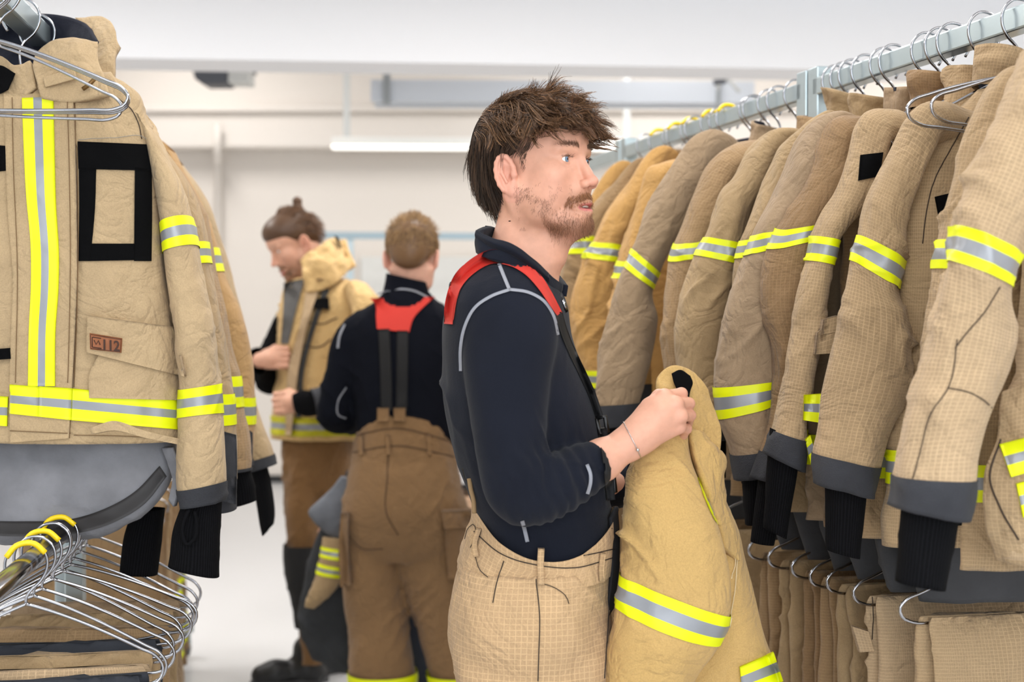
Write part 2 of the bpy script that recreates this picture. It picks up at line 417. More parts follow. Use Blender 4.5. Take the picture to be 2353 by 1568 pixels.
# lamp, tray, projector
L = root('linear_lamp', P(1120, 325, 10.7), 'long white linear lamp fitting on rods, below the grey tray', 'lamp')
a, b = P(763, 325, 10.7), P(1500, 329, 10.7)
obox('housing', a, b, .10, .06, M('lamp_white', (245, 245, 240), .4), L, bev=.01)
obox('diffuser', a-[0, .01, .045], b-[0, .01, .045], .085, .03, M('lamp_diffuser', (255, 252, 244), .4, emit=1.1), L, bev=.01)
for px in (797, 1440):
    obox('rod', P(px, 318, 10.7), [P(px, 300, 10.7)[0], 10.7, 3.9], .05, .02, M('rod_pale', (214, 216, 214), .5), L, up=(0, 1, 0))
T_ = root('cable_tray', P(1280, 230, 10.0), 'pale blue grey cable tray under the beam', 'cable tray')
a, b = P(857, 232, 10), P(1725, 236, 10)
obox('tray', a, b, .30, .012, M('tray_grey', (208, 214, 222), .5), T_)
for s in (-.15, .15): obox('side_rail', a+[0, s, .05], b+[0, s, .05], .012, .15, M('tray_grey', (208, 214, 222), .5), T_)
obox('rod', P(889, 240, 9.84), [P(889, 240, 9.84)[0], 9.84, 3.9], .05, .05, M('rod_grey', (150, 155, 158), .4), T_, up=(0, 1, 0))
obox('rod', P(1650, 240, 9.84), [P(1650, 240, 9.84)[0], 9.84, 3.9], .03, .03, M('rod_grey', (150, 155, 158), .4), T_, up=(0, 1, 0))
Pj = root('ceiling_unit', P(510, 175, 9.6), 'dark grey tapered unit hanging under the ceiling beam', 'projector')
c = P(510, 175, 9.6); X0, X1 = P(445, 160, 9.6)[0], P(578, 160, 9.6)[0]
zt = P(510, 150, 9.6)[2]; zb = P(510, 196, 9.6)[2]; w = X1-X0
V = [(X0, 9.5, zt), (X1, 9.5, zt), (X1, 9.8, zt), (X0, 9.8, zt), (X0+.07*w, 9.52, zb+.03), (X1-.38*w, 9.52, zb+.01), (X1-.38*w, 9.78, zb+.01), (X0+.07*w, 9.78, zb+.03), (X0+.2*w, 9.54, zb), (X1-.42*w, 9.54, zb), (X1-.42*w, 9.76, zb), (X0+.2*w, 9.76, zb)]
V += [(X1, 9.5, zt-.035), (X1, 9.8, zt-.035), (X1-.38*w, 9.5, zt-.035), (X1-.38*w, 9.8, zt-.035)]
mk('housing', V, [(0, 1, 2, 3), (0, 4, 5, 14, 12, 1), (4, 8, 9, 5), (3, 2, 13, 15, 6, 7), (7, 6, 10, 11), (8, 11, 10, 9), (0, 3, 7, 4), (4, 7, 11, 8), (5, 9, 10, 6), (14, 5, 6, 15), (12, 14, 15, 13), (1, 12, 13, 2)], M('unit_dark', (78, 82, 90), .5), Pj, smooth=False)
box('side_box', (X1-.37*w, 9.52, zt-.125), (X1-.02*w, 9.76, zt-.037), M('rod_pale', (214, 216, 214), .5), Pj, bev=.005)
obox('bracket', (c[0], 9.65, zt-.01), (c[0], 9.65, 3.9), .05, .05, M('rod_grey', (150, 155, 158), .4), Pj, up=(0, 1, 0))
hk = root('ceiling_hook', P(1668, 190, 9.0), 'thin bent bracket arm hanging at the beam above the rack', 'bracket')
wire('arm', [P(1648, 205, 9), P(1652, 188, 9), P(1675, 183, 9), P(1700, 212, 9)], .012, M('rod_pale', (214, 216, 214), .5), hk)
wire('stay', [P(1662, 186, 9), (P(1662, 186, 9)[0], 9, 3.9)], .01, M('rod_pale', (214, 216, 214), .5), hk)
wire('clamp', [P(1640, 190, 9), P(1668, 185, 9)], .02, M('unit_dark', (78, 82, 90), .5), hk)
# far rack in front of the back wall and the board behind it
fr = root('garment_rack', (P(950, 540, 10.4)[0], 10.4, 0), 'empty blue grey garment rack standing before the back wall', 'garment rack')
a, b = P(700, 541, 10.4), P(1330, 545, 10.4)
obox('rail', a, b, .05, .05, M('far_rail', (160, 180, 190), .4, metal=.3), fr)
for q in (a, P(803, 541, 10.4), b): obox('post', [q[0], q[1]+.05, 0.0], [q[0], q[1]+.05, q[2]+.02], .045, .045, zinc, fr, up=(0, 1, 0))
obox('base_bar', [a[0], 10.4, .08], [b[0], 10.4, .08], .04, .04, zinc, fr)
bd = root('whiteboard', (P(985, 700, 11.5)[0], 11.5, P(985, 900, 11.5)[2]), 'large pale grey board on the back wall', 'board')
A_, B_ = P(828, 590, 11.5), P(1330, 930, 11.5)
box('panel', (A_[0], 11.50, B_[2]), (B_[0], 11.59, A_[2]), M('board_grey', (226, 226, 222), .45), bd, bev=.01)
box('frame', (A_[0]-.03, 11.52, B_[2]-.03), (B_[0]+.03, 11.59, B_[2]), white, bd)
# pallet rack seen between the two men
wd = M('pale_wood', (205, 170, 140), .7, bumpscale=40, var=.12)
pl = root('pallet_trolley', (P(1080, 1100, 6.6)[0], 6.6, 0), 'pale wooden pallet trolley behind the men', 'trolley')
for py_, h, m_ in ((1020, .10, wd), (1085, .05, M('white_metal', (222, 222, 224), .4)), (1150, .09, wd)):
    a, b = P(1035, py_, 6.5), P(1360, py_, 6.5); obox('shelf', a, b, .5, h, m_, pl, bev=.005)
for px in (1046, 1345): q = P(px, 1010, 6.5); obox('post', [q[0], q[1]-.22, 0], [q[0], q[1]-.22, q[2]], .04, .04, M('white_metal', (222, 222, 224), .4), pl, up=(0, 1, 0))
q = P(1075, 1112, 6.3); box('bin', (q[0]-.03, 6.35, q[2]-.03), (q[0]+.5, 6.6, q[2]+.07), M('unit_dark', (78, 82, 90), .5), pl)
# ================================================================ racks
RU = np.array([-.237, .9715, 0]); RU /= np.linalg.norm(RU); RP = np.array([RU[1]*-1, RU[0], 0])   # RP: towards the aisle
def RR(t, z=1.925): return np.array([.893, 2.48, 0])+RU*t+np.array([0, 0, z])
LU = np.array([-.13, 1, 0]); LU /= np.linalg.norm(LU); LP = np.array([LU[1], -LU[0], 0])
def LR(t, z=1.97): return np.array([-.912, 2.58, 0])+LU*t+np.array([0, 0, z])
def caster(q, par):
    w = wire('caster', [q+[-.012, 0, .04], q+[.012, 0, .04]], .04, rubber, par, n=20)
    obox('fork', q+[0, 0, .04], q+[0, 0, .11], .035, .02, zinc, par, up=(0, 1, 0))
def rack(f, t0, t1, label, z_hi, z_lo, sq=True, ext=.22, lowf=None):
    r = root('garment_rack', f((t0+t1)/2, 0), label, 'garment rack')
    d = f(1)-f(0)
    if sq:
        obox('rail', f(t0, z_hi), f(t1, z_hi), .040, .042, zinc, r, bev=.004)
    else: wire('rail', [f(t0, z_hi), f(t1, z_hi)], .017, chrome, r, n=16)
    lf = lowf or f
    wire('lower_rail', [lf(t0, z_lo), lf(t1, z_lo)], .017, chrome, r, n=16)
    if lowf:
        for t in (t0, t1): obox('lower_rail_bracket', f(t, z_lo), lf(t, z_lo), .03, .03, zinc, r)
    s = np.array([-d[1], d[0], 0])
    for t in (t0, t1):
        obox('post', f(t, .11), f(t, z_hi+(.045 if sq else .03)), .05, .04, zinc, r, up=s, bev=.003)
        obox('foot_bar', f(t, .13)-s*ext, f(t, .13)+s*ext, .05, .04, zinc, r, bev=.003)
        for k in (-1, 1): caster(f(t, .01)+s*k*(ext-.03), r)
    obox('base_bar', f(t0, .15), f(t1, .15), .04, .04, zinc, r)
    return r
rack(RR, -1.1, .80, 'zinc steel garment rack along the aisle, nearest the viewer', 1.925, 1.09)
rack(RR, .86, 2.18, 'zinc steel garment rack behind the near right rack, post with bolt', 1.925, 1.09)
rack(RR, 2.24, 3.0, 'distant zinc garment rack hidden behind the standing man', 1.925, 1.09)
def LW(t, z=.99): return np.array([-.843, 2.58, 0])+LU*t+np.array([0, 0, z])
L2U = np.array([-.44, 2.35, 0]); L2U /= np.linalg.norm(L2U); L2P = np.array([L2U[1], -L2U[0], 0])
def L2(t, z=1.97): return np.array([-1.08, 3.42, 0])+L2U*t+np.array([0, 0, z])
r = rack(LR, -1.0, .66, 'garment rack across the aisle, holding the open tan jacket', 1.97, .99, lowf=LW)
rack(L2, 0, 2.33, 'farther garment rack with a grey caster at its foot', 1.97, 1.02)
_hp = {}
def hanger(o, ax, label, group, tilt=0., w=.225, mark=False, hook_r=.034, neck=-.098, ks=1.):
    """wire clothes hanger; o on the rail axis, ax its width direction"""
    ax = np.array(ax)/np.linalg.norm(ax); ct, st = math.cos(tilt), math.sin(tilt); n = np.cross(ax, (0, 0, 1))
    def q(x, z, y=0): return o+ax*(x*ct+z*st)+np.array([0, 0, z*ct-x*st])+n*y
    r = root('clothes_hanger', o, label, 'clothes hanger', group)
    k = hook_r/.034
    h = [(-.024, -.026), (-.033, -.008), (-.031, .014), (-.014, .033), (.012, .035), (.031, .018), (.034, -.006), (.024, -.028), (.006, -.046), (0, -.056), (0, neck)]
    wire('hook', [q(x*k, z*k if z > -.05 else z, 0) for x, z in h], .0027, chrome, r, n=8, sm=40)
    f = [(0, -.098), (.035, -.108), (w-.035, -.166), (w-.008, -.178), (w+.003, -.192), (w-.003, -.208), (w-.02, -.216), (w-.06, -.218)]
    f = [(x, neck+(z+.098)*ks) for x, z in f]; f = f+[(-x, z) for x, z in f[::-1]]
    wire('frame', [q(x, z-.0, .002) for x, z in f]+[q(0, neck, .002)], .0029, chrome, r, n=8, sm=120)
    if mark: wire('size_marker', [q(x*k, z*k) for x, z in h[2:6]], .0050, M('yellow_plastic', (250, 215, 20), .4), r, n=10, sm=14)
    return r
# ================================================================ jackets
CH = M('charcoal_trim', (54, 55, 60), .9, bumpscale=420, bs=.8, bd=.002, var=.3)
KN = KNIT('black_knit', (15, 15, 17))
NV_L = M('navy_lining', (20, 24, 40), .8, bumpscale=60, bs=.4, bd=.004)
BLK = M('black_loop_tape', (8, 8, 9), .95, spec=.1, bumpscale=400, bs=.6)
DK = lambda: M('dark_thread', (62, 48, 36), .8)
GREYQ = M('grey_melange', (128, 128, 132), .9, bumpscale=45, bs=.6, bd=.004, var=.22)
def smooth_end(t):
    e = np.minimum(np.abs(t-t.min()), np.abs(t-t.max())); return np.clip(e/.30, 0, 1)**.35
DGL = M('dark_liner', (58, 58, 60), .9, bumpscale=45, bs=.6, bd=.004, var=.2)
def collar(o, ax, fr, z, cloth, lining, par, seed=0, r=.085, h=.085, open_=.16, lean=0., flop=.02):
    """standing collar, a band with thickness open at the front"""
    rs = np.random.RandomState(seed); nu, nv = 60, 12
    th = np.linspace(PI/2+open_*2, PI/2+2*PI-open_*2, nu)
    def pt(t, v, off):
        c, s = np.cos(t), np.sin(t)
        rad = r*(1-.06*v)+off
        flo = flop*v*np.clip(s, 0, 1)
        p = o[None]+ax[None]*(c*rad*1.12)[:, None]+fr[None]*((s*rad*.62)+flo)[:, None]
        hh = h*v*(.86-.12*np.clip(s, 0, 1)+.07*np.sin(2*t+seed))*(.72+.28*smooth_end(t))
        p = p+np.array([0, 0, 1.])[None]*(z+hh+lean*c*.5)[:, None]
        d = noise(p*13, seed)*.024*v+noise(p*38, seed+1)*.008*(.3+v)
        dirv = ax[None]*c[:, None]+fr[None]*s[:, None]
        return p+dirv*d[:, None]
    out = [pt(th, v, 0) for v in np.linspace(0, 1, nv)]; inn = [pt(th, v, -.012) for v in np.linspace(1, 0, nv)]
    G = np.array(out+inn); uu, vv = np.meshgrid(np.linspace(0, .5, nu), np.linspace(0, .17, 2*nv))
    F = gridF(2*nv, nu, False); uv = np.stack([uu, vv], -1).reshape(-1, 2)
    mi = [0 if i//(nu-1) < nv else 1 for i in range(len(F))]
    F = F.tolist()
    for j in (0, nu-1):
        for i in range(nv-1):
            F.append([i*nu+j, (i+1)*nu+j, (2*nv-2-i)*nu+j, (2*nv-1-i)*nu+j]); mi.append(0)
    o_ = mk('collar', G.reshape(-1, 3), F, [cloth, lining], par, uv=uv, mi=mi)
    return o_
def locsleeve(base, ax, fr, side, seed, L=.72, spread=.30, w=.085, th=.055, fwd=0., **kw):
    s = ax*side
    pts = [(.135, -.085, .075), (.195, -.15, .088), (.195+(spread-.195)*.45, -.28, .088), (.195+(spread-.195)*.75, -.28-(L-.28)*.33, .083), (spread, -.28-(L-.28)*.66, .076), (spread+.005, -L, .066)]
    Cn = np.array([base+s*x+np.array([0, 0, z])+fr*(fwd*(-z)**2) for x, z, r in pts]); T = np.gradient(Cn, axis=0); T /= np.linalg.norm(T, axis=1)[:, None]
    A = np.cross(fr, T); A /= np.linalg.norm(A, axis=1)[:, None]; A *= np.sign((A*s).sum(1))[:, None]
    R = np.array([p[2] for p in pts])*w/.085
    return Tube(Cn, A*R[:, None], np.array([fr*th*r/.085 for r in R]), seed=seed, **kw)
def finish_sleeve(S, par, cloth, bands=((.36, .46), (.80, .88)), cuff=.05, knit=True, nv=80, trim=CH, kl=.12, seed=0, tmp=None, nu=48):
    vc = 1-cuff/S.len
    sl = S.mesh('sleeve', cloth, par, nu=nu, nv=nv, v1=vc)
    S.mesh('cuff', trim, par, nv=8, nu=nu, v0=vc-.004, v1=1, off=.0018, turn=.006)
    for b in bands: S.band('reflective_band', b[0], b[1], HV(), par, nu=nu, nv=14)
    if knit:
        k = S.K[-1]; T = S.K[-1, :3]-S.K[-2, :3]; T /= np.linalg.norm(T); T = T*.55+np.array([0, 0, -.45]); T /= np.linalg.norm(T)
        Cn = [k[:3]-T*.05, k[:3]+T*kl*.4, k[:3]+T*kl]
        Kt = Tube(Cn, [k[3:6]*.74, k[3:6]*.66, k[3:6]*.6], [k[6:9]*.7, k[6:9]*.6, k[6:9]*.5], amp=.004, crease=.002, seed=seed+3)
        Kt.mesh('knit_wristlet', KN, par, nu=40, nv=20, turn=.004)
    return sl
def jacket(o, ax, fr, label, cat_, group, cloth, seed, lining=NV_L, scale=1., sleeves=True, px_sleeve=None, Lb=.74, hemband=True, far_sleeve=True, collar_kw=None, neck=.135, hw=1., thick=1., body_nv=70, liner=True, L=.72, spread=.30, bandsL=((.36, .46), (.80, .88)), hookless=False):
    ax = np.array(ax, float); ax /= np.linalg.norm(ax); fr = np.array(fr, float); fr /= np.linalg.norm(fr)
    base = np.array(o)-[0, 0, neck]
    r = root('fire_jacket', base, label, 'jacket', group)
    sec = [(0.012, .085, .058), (-.018, .12, .066), (-.05, .165, .075), (-.10, .215, .088), (-.17, .235, .10), (-.30, .24, .108), (-.50, .255, .11), (-Lb*.86, .265, .105), (-Lb, .27, .098)]
    sec = [(z, a*hw, b*thick*.62) for z, a, b in sec]
    B = Tube([base+[0, 0, z] for z, a, b in sec], [ax*a for z, a, b in sec], [fr*b for z, a, b in sec], e=2.3, seed=seed, amp=.012, crease=.012, stretch=(9, 9, 2.2), fade=.12)
    r['_t'] = 0
    body = B.mesh('body', cloth, r, nu=90, nv=body_nv, turn=.01)
    if hemband: B.band('reflective_band', .80, .87, HV(), r, nu=90)
    collar(base, ax, fr, .0, cloth, lining, r, seed, **(collar_kw or {}))
    if liner:
        B2 = Tube([base+[0, 0, z] for z in (-.55, -Lb, -Lb-.10)], [ax*.235*hw, ax*.235*hw, ax*.2*hw], [fr*.055*thick, fr*.05*thick, fr*.035*thick], seed=seed+9, amp=.008, crease=.005)
        B2.mesh('liner', DGL, r, nu=60, nv=30, turn=.004)
    meshes = [body]
    if sleeves:
        if px_sleeve: S_ = pxsleeve(base, ax, fr, px_sleeve, seed)
        else: S_ = locsleeve(base, ax, fr, 1, seed+11, L=L, spread=spread, amp=.008, crease=.006)
        bd = px_sleeve['bands'] if px_sleeve else bandsL
        if px_sleeve: bd = [(S_.s[S_.off_+a], S_.s[S_.off_+b]) for a, b in bd]
        kw = {}
        if px_sleeve:
            meshes.append(finish_sleeve(S_, r, cloth, bd, cuff=px_sleeve.get('cuff', .05), seed=seed, nv=110, nu=64, kl=px_sleeve.get('kl', .12), knit=px_sleeve.get('knit', True)))
        else: meshes.append(finish_sleeve(S_, r, cloth, bd, seed=seed, nv=60))
        if far_sleeve:
            S2 = locsleeve(base, ax, fr, -1, seed+17, L=L, spread=spread, amp=.008, crease=.005)
            finish_sleeve(S2, r, cloth, bandsL, seed=seed+1, nv=40, nu=32)
    return r, B, meshes
def pxsleeve(base, ax, fr, d, seed):
    L = np.array([P(r[0], r[1], d['d']+(r[4] if len(r) > 4 else 0)) for r in d['r']]); R = np.array([P(r[2], r[3], d['d']+d.get('rd', -.02)+(r[4] if len(r) > 4 else 0)) for r in d['r']])
    Cn = (L+R)/2; A = (R-L)/2
    c0 = base+ax*.055+np.array([0, 0, -.085]); a0 = np.array([0, 0, -1.])*.055+ax*-.02
    if d.get('start', True):
        Cn = np.r_[c0[None], Cn]; A = np.r_[a0[None], A]; off = 1
    else: off = 0
    T = np.gradient(Cn, axis=0); T /= np.linalg.norm(T, axis=1)[:, None]
    B = np.cross(A, T); B /= np.linalg.norm(B, axis=1)[:, None]; B *= np.where(B[:, 1] > 0, -1, 1)[:, None]
    th = d.get('th', .055); n = len(Cn)
    th = np.full(n, th); th[-1] *= .85; th[0] *= .9
    S_ = Tube(Cn, A, B*th[:, None], e=2.15, seed=seed+11, amp=d.get('amp', .010), crease=d.get('crease', .017), fade=.1, stretch=(11, 11, 2.2)); S_.off_ = off; S_.em = .62
    return S_
TAN = dict(
 a=FAB('ripstop_tan', (180, 154, 121), .38), b=FAB('ripstop_brown', (154, 126, 92), .28), c=FAB('twill_tan', (168, 142, 106)),
 d=FAB('twill_grey_tan', (160, 136, 108)), e=FAB('twill_ochre', (196, 152, 92)), f=FAB('ripstop_dark_brown', (140, 112, 80), .25), g=FAB('ripstop_warm_tan', (168, 142, 108), .34))
gR = 'fire jackets on the right rack'
JR = [
 # key, t, cloth, label, px sleeve
 ('N1', -.35, 'a', 'light tan ripstop fire jacket with a thick creased sleeve, first on the right rack', dict(d=2.04, rd=-.03, th=.075, amp=.010, crease=.024, r=[
    (2345, 118, 2475, 190), (2300, 232, 2460, 300), (2238, 350, 2425, 420), (2185, 522, 2352, 590), (2172, 598, 2330, 662), (2143, 692, 2341, 752), (2113, 822, 2322, 846), (2078, 965, 2275, 955), (2060, 1070, 2245, 1062), (2050, 1118, 2240, 1150), (2040, 1160, 2232, 1196)], bands=[(3, 4)], kl=.105)),
 ('N2', -.20, 'g', 'tan ripstop fire jacket mostly hidden behind the first one', dict(d=2.24, rd=0, th=.05, r=[
    (2268, 190, 2345, 230), (2227, 280, 2330, 320), (2196, 400, 2310, 430), (2154, 551, 2280, 560), (2144, 618, 2272, 628), (2125, 777, 2260, 780), (2115, 900, 2250, 900), (2120, 1040, 2240, 1040), (2122, 1085, 2238, 1090)], bands=[(3, 4)], kl=.08)),
 ('J3', .02, 'g', 'tan ripstop fire jacket with bent elbow and frayed charcoal cuff', dict(d=2.45, rd=-.02, th=.05, crease=.022, r=[
    (2082, 262, 2160, 330), (2038, 356, 2122, 410), (1998, 440, 2090, 490), (1968, 540, 2086, 600), (1952, 598, 2066, 664), (1936, 680, 2098, 735), (1917, 777, 2105, 830), (1893, 888, 2088, 915), (1882, 975, 2050, 990), (1871, 1064, 2022, 1104), (1872, 1108, 2014, 1146)], bands=[(3, 4)], kl=.11)),
 ('J4', .13, 'g', 'tan ripstop fire jacket with black chest tape and bulging pocket', dict(d=2.58, rd=0, th=.045, r=[
    (1972, 270, 2050, 330), (1945, 360, 2030, 400), (1914, 440, 2000, 470), (1861, 541, 1932, 556), (1846, 598, 1918, 612), (1829, 680, 1905, 690), (1816, 768, 1892, 775), (1798, 870, 1868, 885), (1780, 950, 1850, 965), (1762, 1012, 1850, 1048), (1750, 1040, 1848, 1086)], bands=[(3, 4)], kl=.13)),
 ('J5', .235, 'f', 'dark brown ripstop fire jacket between lighter ones', dict(d=2.67, rd=.02, th=.045, r=[
    (1915, 285, 1985, 320), (1873, 391, 1960, 410), (1832, 460, 1940, 460), (1788, 527, 1900, 500), (1768, 574, 1890, 542), (1755, 640, 1880, 630), (1757, 720, 1870, 720), (1778, 800, 1860, 800), (1785, 900, 1850, 900), (1742, 1075, 1820, 1085), (1733, 1100, 1815, 1110)], bands=[(3, 4)], kl=.12)),
 ('J6', .33, 'd', 'grey tan fire jacket with black elbow patch and two trim bands', dict(d=2.75, rd=.0, th=.06, r=[
    (1862, 285, 1925, 320), (1806, 376, 1890, 400), (1766, 467, 1850, 465), (1724, 545, 1830, 522), (1706, 588, 1820, 566), (1673, 679, 1800, 690), (1652, 786, 1795, 790), (1640, 890, 1793, 872), (1650, 962, 1790, 926), (1682, 1041, 1785, 1020), (1688, 1077, 1782, 1062), (1693, 1103, 1780, 1088)], bands=[(3, 4), (7, 8)], kl=.09)),
 ('J6b', .46, 'c', 'tan fire jacket showing only one long shoulder fold', dict(d=2.84, rd=.0, th=.05, r=[
    (1835, 300, 1880, 330), (1790, 330, 1860, 380), (1762, 395, 1830, 420), (1733, 474, 1800, 480), (1700, 556, 1780, 548), (1690, 596, 1775, 590), (1680, 679, 1760, 690), (1670, 786, 1750, 790), (1680, 900, 1750, 900), (1690, 1020, 1750, 1020)], bands=[(4, 5)], kl=.08)),
 ('J7', .58, 'c', 'tan fire jacket with broad sleeve trim, sixth from the rack post', dict(d=2.98, rd=-.0, th=.055, r=[
    (1747, 312, 1810, 350), (1675, 419, 1760, 430), (1645, 480, 1730, 480), (1620, 548, 1705, 562), (1602, 590, 1695, 610), (1571, 689, 1680, 690), (1556, 765, 1670, 770), (1560, 850, 1670, 850), (1590, 950, 1680, 950), (1600, 1010, 1680, 1010)], bands=[(3, 4)], kl=.08)),
 ('J8', .72, 'b', 'brown fire jacket with slanting trim beside the greyish one', dict(d=3.12, rd=.02, th=.05, r=[
    (1690, 335, 1740, 370), (1650, 370, 1700, 400), (1604, 455, 1670, 460), (1556, 562, 1650, 542), (1543, 602, 1640, 582), (1525, 704, 1620, 690), (1517, 786, 1610, 780), (1527, 850, 1610, 850), (1545, 930, 1610, 930), (1550, 990, 1610, 990)], bands=[(3, 4)], kl=.08)),
 ('J9', 1.02, 'd', 'greyish fire jacket with kinked trim and charcoal cuff behind the held jacket', dict(d=3.36, rd=-.02, th=.055, r=[
    (1569, 356, 1640, 380), (1525, 415, 1610, 440), (1478, 494, 1560, 540), (1453, 572, 1515, 626), (1436, 612, 1500, 664), (1397, 730, 1510, 740), (1380, 806, 1500, 810), (1368, 898, 1480, 890), (1374, 944, 1468, 938), (1380, 982, 1465, 975)], bands=[(3, 4)], kl=.05)),
 ('J10', 1.17, 'e', 'ochre fire jacket, a bright strip before the greyish one', dict(d=3.52, rd=.02, th=.05, r=[
    (1530, 370, 1575, 390), (1500, 385, 1550, 410), (1478, 440, 1530, 450), (1452, 514, 1510, 520), (1424, 600, 1500, 600), (1415, 640, 1495, 640), (1400, 720, 1490, 720), (1395, 820, 1490, 820), (1410, 930, 1490, 930)], bands=[(4, 5)], kl=.05)),
 ('J11', 1.40, 'e', 'ochre brown fire jacket with level trim beside the chin of the man', dict(d=3.74, rd=0, th=.06, r=[
    (1474, 380, 1520, 400), (1430, 443, 1500, 450), (1391, 494, 1470, 505), (1358, 556, 1437, 566), (1339, 594, 1428, 606), (1318, 660, 1420, 665), (1310, 760, 1410, 765), (1335, 850, 1410, 852), (1345, 890, 1410, 892), (1350, 930, 1410, 930)], bands=[(3, 4), (7, 8)], kl=.05)),
 ('J12', 1.58, 'b', 'brown fire jacket behind the shoulder of the standing man', dict(d=3.92, rd=0, th=.05, r=[
    (1434, 398, 1480, 410), (1371, 463, 1440, 470), (1335, 505, 1410, 510), (1312, 545, 1390, 545), (1298, 585, 1380, 585), (1280, 700, 1370, 700), (1280, 800, 1360, 800), (1290, 900, 1360, 900)], bands=[(3, 4)], kl=.05)),
 ('J13', 1.76, 'e', 'last ochre fire jacket seen between collar and jaw of the man', dict(d=4.1, rd=0, th=.05, r=[
    (1395, 410, 1440, 420), (1345, 470, 1400, 470), (1312, 520, 1380, 520), (1292, 560, 1360, 555), (1280, 600, 1350, 590), (1265, 700, 1340, 700), (1262, 820, 1340, 820), (1262, 900, 1340, 900)], bands=[(3, 4)], kl=.05)),
]
RJ = {}
for i, (key, t, cl, label, sl) in enumerate(JR):
    yaw = {'N1': -.10, 'J3': -.05, 'J4': .05}.get(key, rnd.uniform(-.06, .06))
    c_, s_ = math.cos(yaw), math.sin(yaw); ax = np.array([RP[0]*c_-RP[1]*s_, RP[0]*s_+RP[1]*c_, 0]); frd = -np.array([RU[0]*c_-RU[1]*s_, RU[0]*s_+RU[1]*c_, 0])
    tk = {'N1': .9, 'J3': .9, 'J4': .7}.get(key, .62)
    r, B, ms = jacket(RR(t), ax, frd, label, 'jacket', None, TAN[cl], 100+i*13, px_sleeve=sl, thick=tk, liner=key not in ('N1', 'N2'), Lb=.74 if key == 'N1' else .78, far_sleeve=True, hw=.93,
        collar_kw=dict(r=.078, h=.088 if i % 2 else .076, flop=.01+.02*(i % 3), lean=.02*((i*7) % 5-2)))
    RJ[key] = (r, B, ms)
    hanger(RR(t), ax, 'chrome hanger inside the ' + label.split(' with')[0].split(' mostly')[0].split(' behind')[0].split(' between')[0].split(' showing')[0].split(' seen')[0].split(',')[0] + {'N1': ' nearest on the rack', 'N2': ' second on the rack', 'J3': ' with bent elbow', 'J4': ' with black chest tape', 'J6': ' with elbow patch', 'J6b': ' with long shoulder fold', 'J7': ' with broad trim', 'J8': ' with slanting trim', 'J9': ' with kinked trim', 'J10': ' as a bright strip', 'J12': ' behind the man'}.get(key, ''), 'hangers on the right rack', tilt=rnd.uniform(-.03, .03), w=.19)
# empty hangers of the right rack
for t, w, tl, lab in ((-.04, .25, -.07, 'empty chrome hanger before the jacket shoulders, lower of two'), (-.065, .215, -.10, 'empty chrome hanger with shorter visible loop, higher of two')):
    hanger(RR(t-.03), RP, lab, 'hangers on the right rack', tilt=tl, w=w)
for t, lab in ((.28, 'third hook group'), (.50, 'a gap between collars'), (.64, 'the post, foremost'), (.68, 'the post, middle one'), (.72, 'the post, closest to it')):
    hanger(RR(t), RP, 'chrome hanger hook on the right rail at '+lab, 'hangers on the right rack', tilt=.02, w=.17)
for k in range(9):
    t = .92+k*.135
    hanger(RR(t+.02*((k*3) % 2)), RP, 'chrome hanger on the far part of the right rail' + (', marked yellow' if 3 <= k <= 7 else ', unmarked'), 'marked hangers on the far right rail' if 3 <= k <= 7 else 'unmarked hangers on the far right rail', w=.17, mark=3 <= k <= 7)
bandm = lambda u, v: 1 if .34 < v < .66 else 0
def stitchline(key, pts, w=.0016, extra=None, name='seam_stitching'):
    r, B, ms = RJ[key]; bv = bvh_of(ms); return seam(name, bv, pts, w, DK(), r)
# details on the near jackets
r, B, ms = RJ['J4']; bv = bvh_of(ms)
decal('chest_tape', bv, [(1978, 356), (1973, 415)], [(2030, 350), (2022, 405)], BLK, r, off=.004)
decal('pocket', bv, [(1878, 765), (1872, 815)], [(1925, 730), (1918, 812)], TAN['g'], r, off=.016, thick=.014)
decal('pocket_flap', bv, [(1892, 735), (1886, 770)], [(1928, 725), (1925, 762)], TAN['g'], r, off=.024, thick=.008)
decal('reflective_patch', bv, [(1850, 1010), (1862, 1066)], [(1862, 1000), (1876, 1052)], HV(), r, off=.004, mi=lambda u, v: 1 if .34 < v < .66 else 0)
decal('front_reflective_band', bv, [(1848, 908), (1846, 966)], [(1888, 905), (1884, 972)], HV(), r, off=.006, mi=lambda u, v: 1 if .34 < v < .66 else 0)
r, B, ms = RJ['J3']; bv = bvh_of(ms)
decal('chest_tape', bv, [(2149, 452), (2160, 512)], [(2200, 440), (2205, 505)], BLK, r, off=.004)
seam('seam_stitching', bv, [(2225, 270), (2180, 350), (2145, 420), (2130, 480), (2120, 560)], .002, DK(), r)
decal('front_reflective_band', bv, [(2243, 1030), (2240, 1110)], [(2262, 1030), (2262, 1105)], HV(), r, off=.006, mi=lambda u, v: 1 if .34 < v < .66 else 0)
r, B, ms = RJ['N1']; bv = bvh_of(ms[1:])
seam('seam_stitching', bv, [(2297, 660), (2260, 720), (2222, 765), (2195, 800)], .0018, DK(), r)
seam('seam_stitching', bv, [(2180, 893), (2220, 900), (2260, 920), (2285, 945)], .0018, DK(), r)
seam('seam_stitching', bv, [(2200, 780), (2180, 890), (2140, 950), (2115, 1040), (2095, 1110)], .0016, DK(), r)
bv = bvh_of(ms[:1])
# ================================================================ left rack
gL = 'fire jackets on the left rack'
LF = -LU
tanL = FAB('twill_light_tan', (182, 157, 121), wear=.12)
tanL2 = FAB('twill_mid_tan', (178, 142, 96))
o = LR(.12)
base = o-[0, 0, .14]
r = root('fire_jacket', base, 'open light tan fire jacket facing us with black framed chest panel and grey liner', 'jacket')
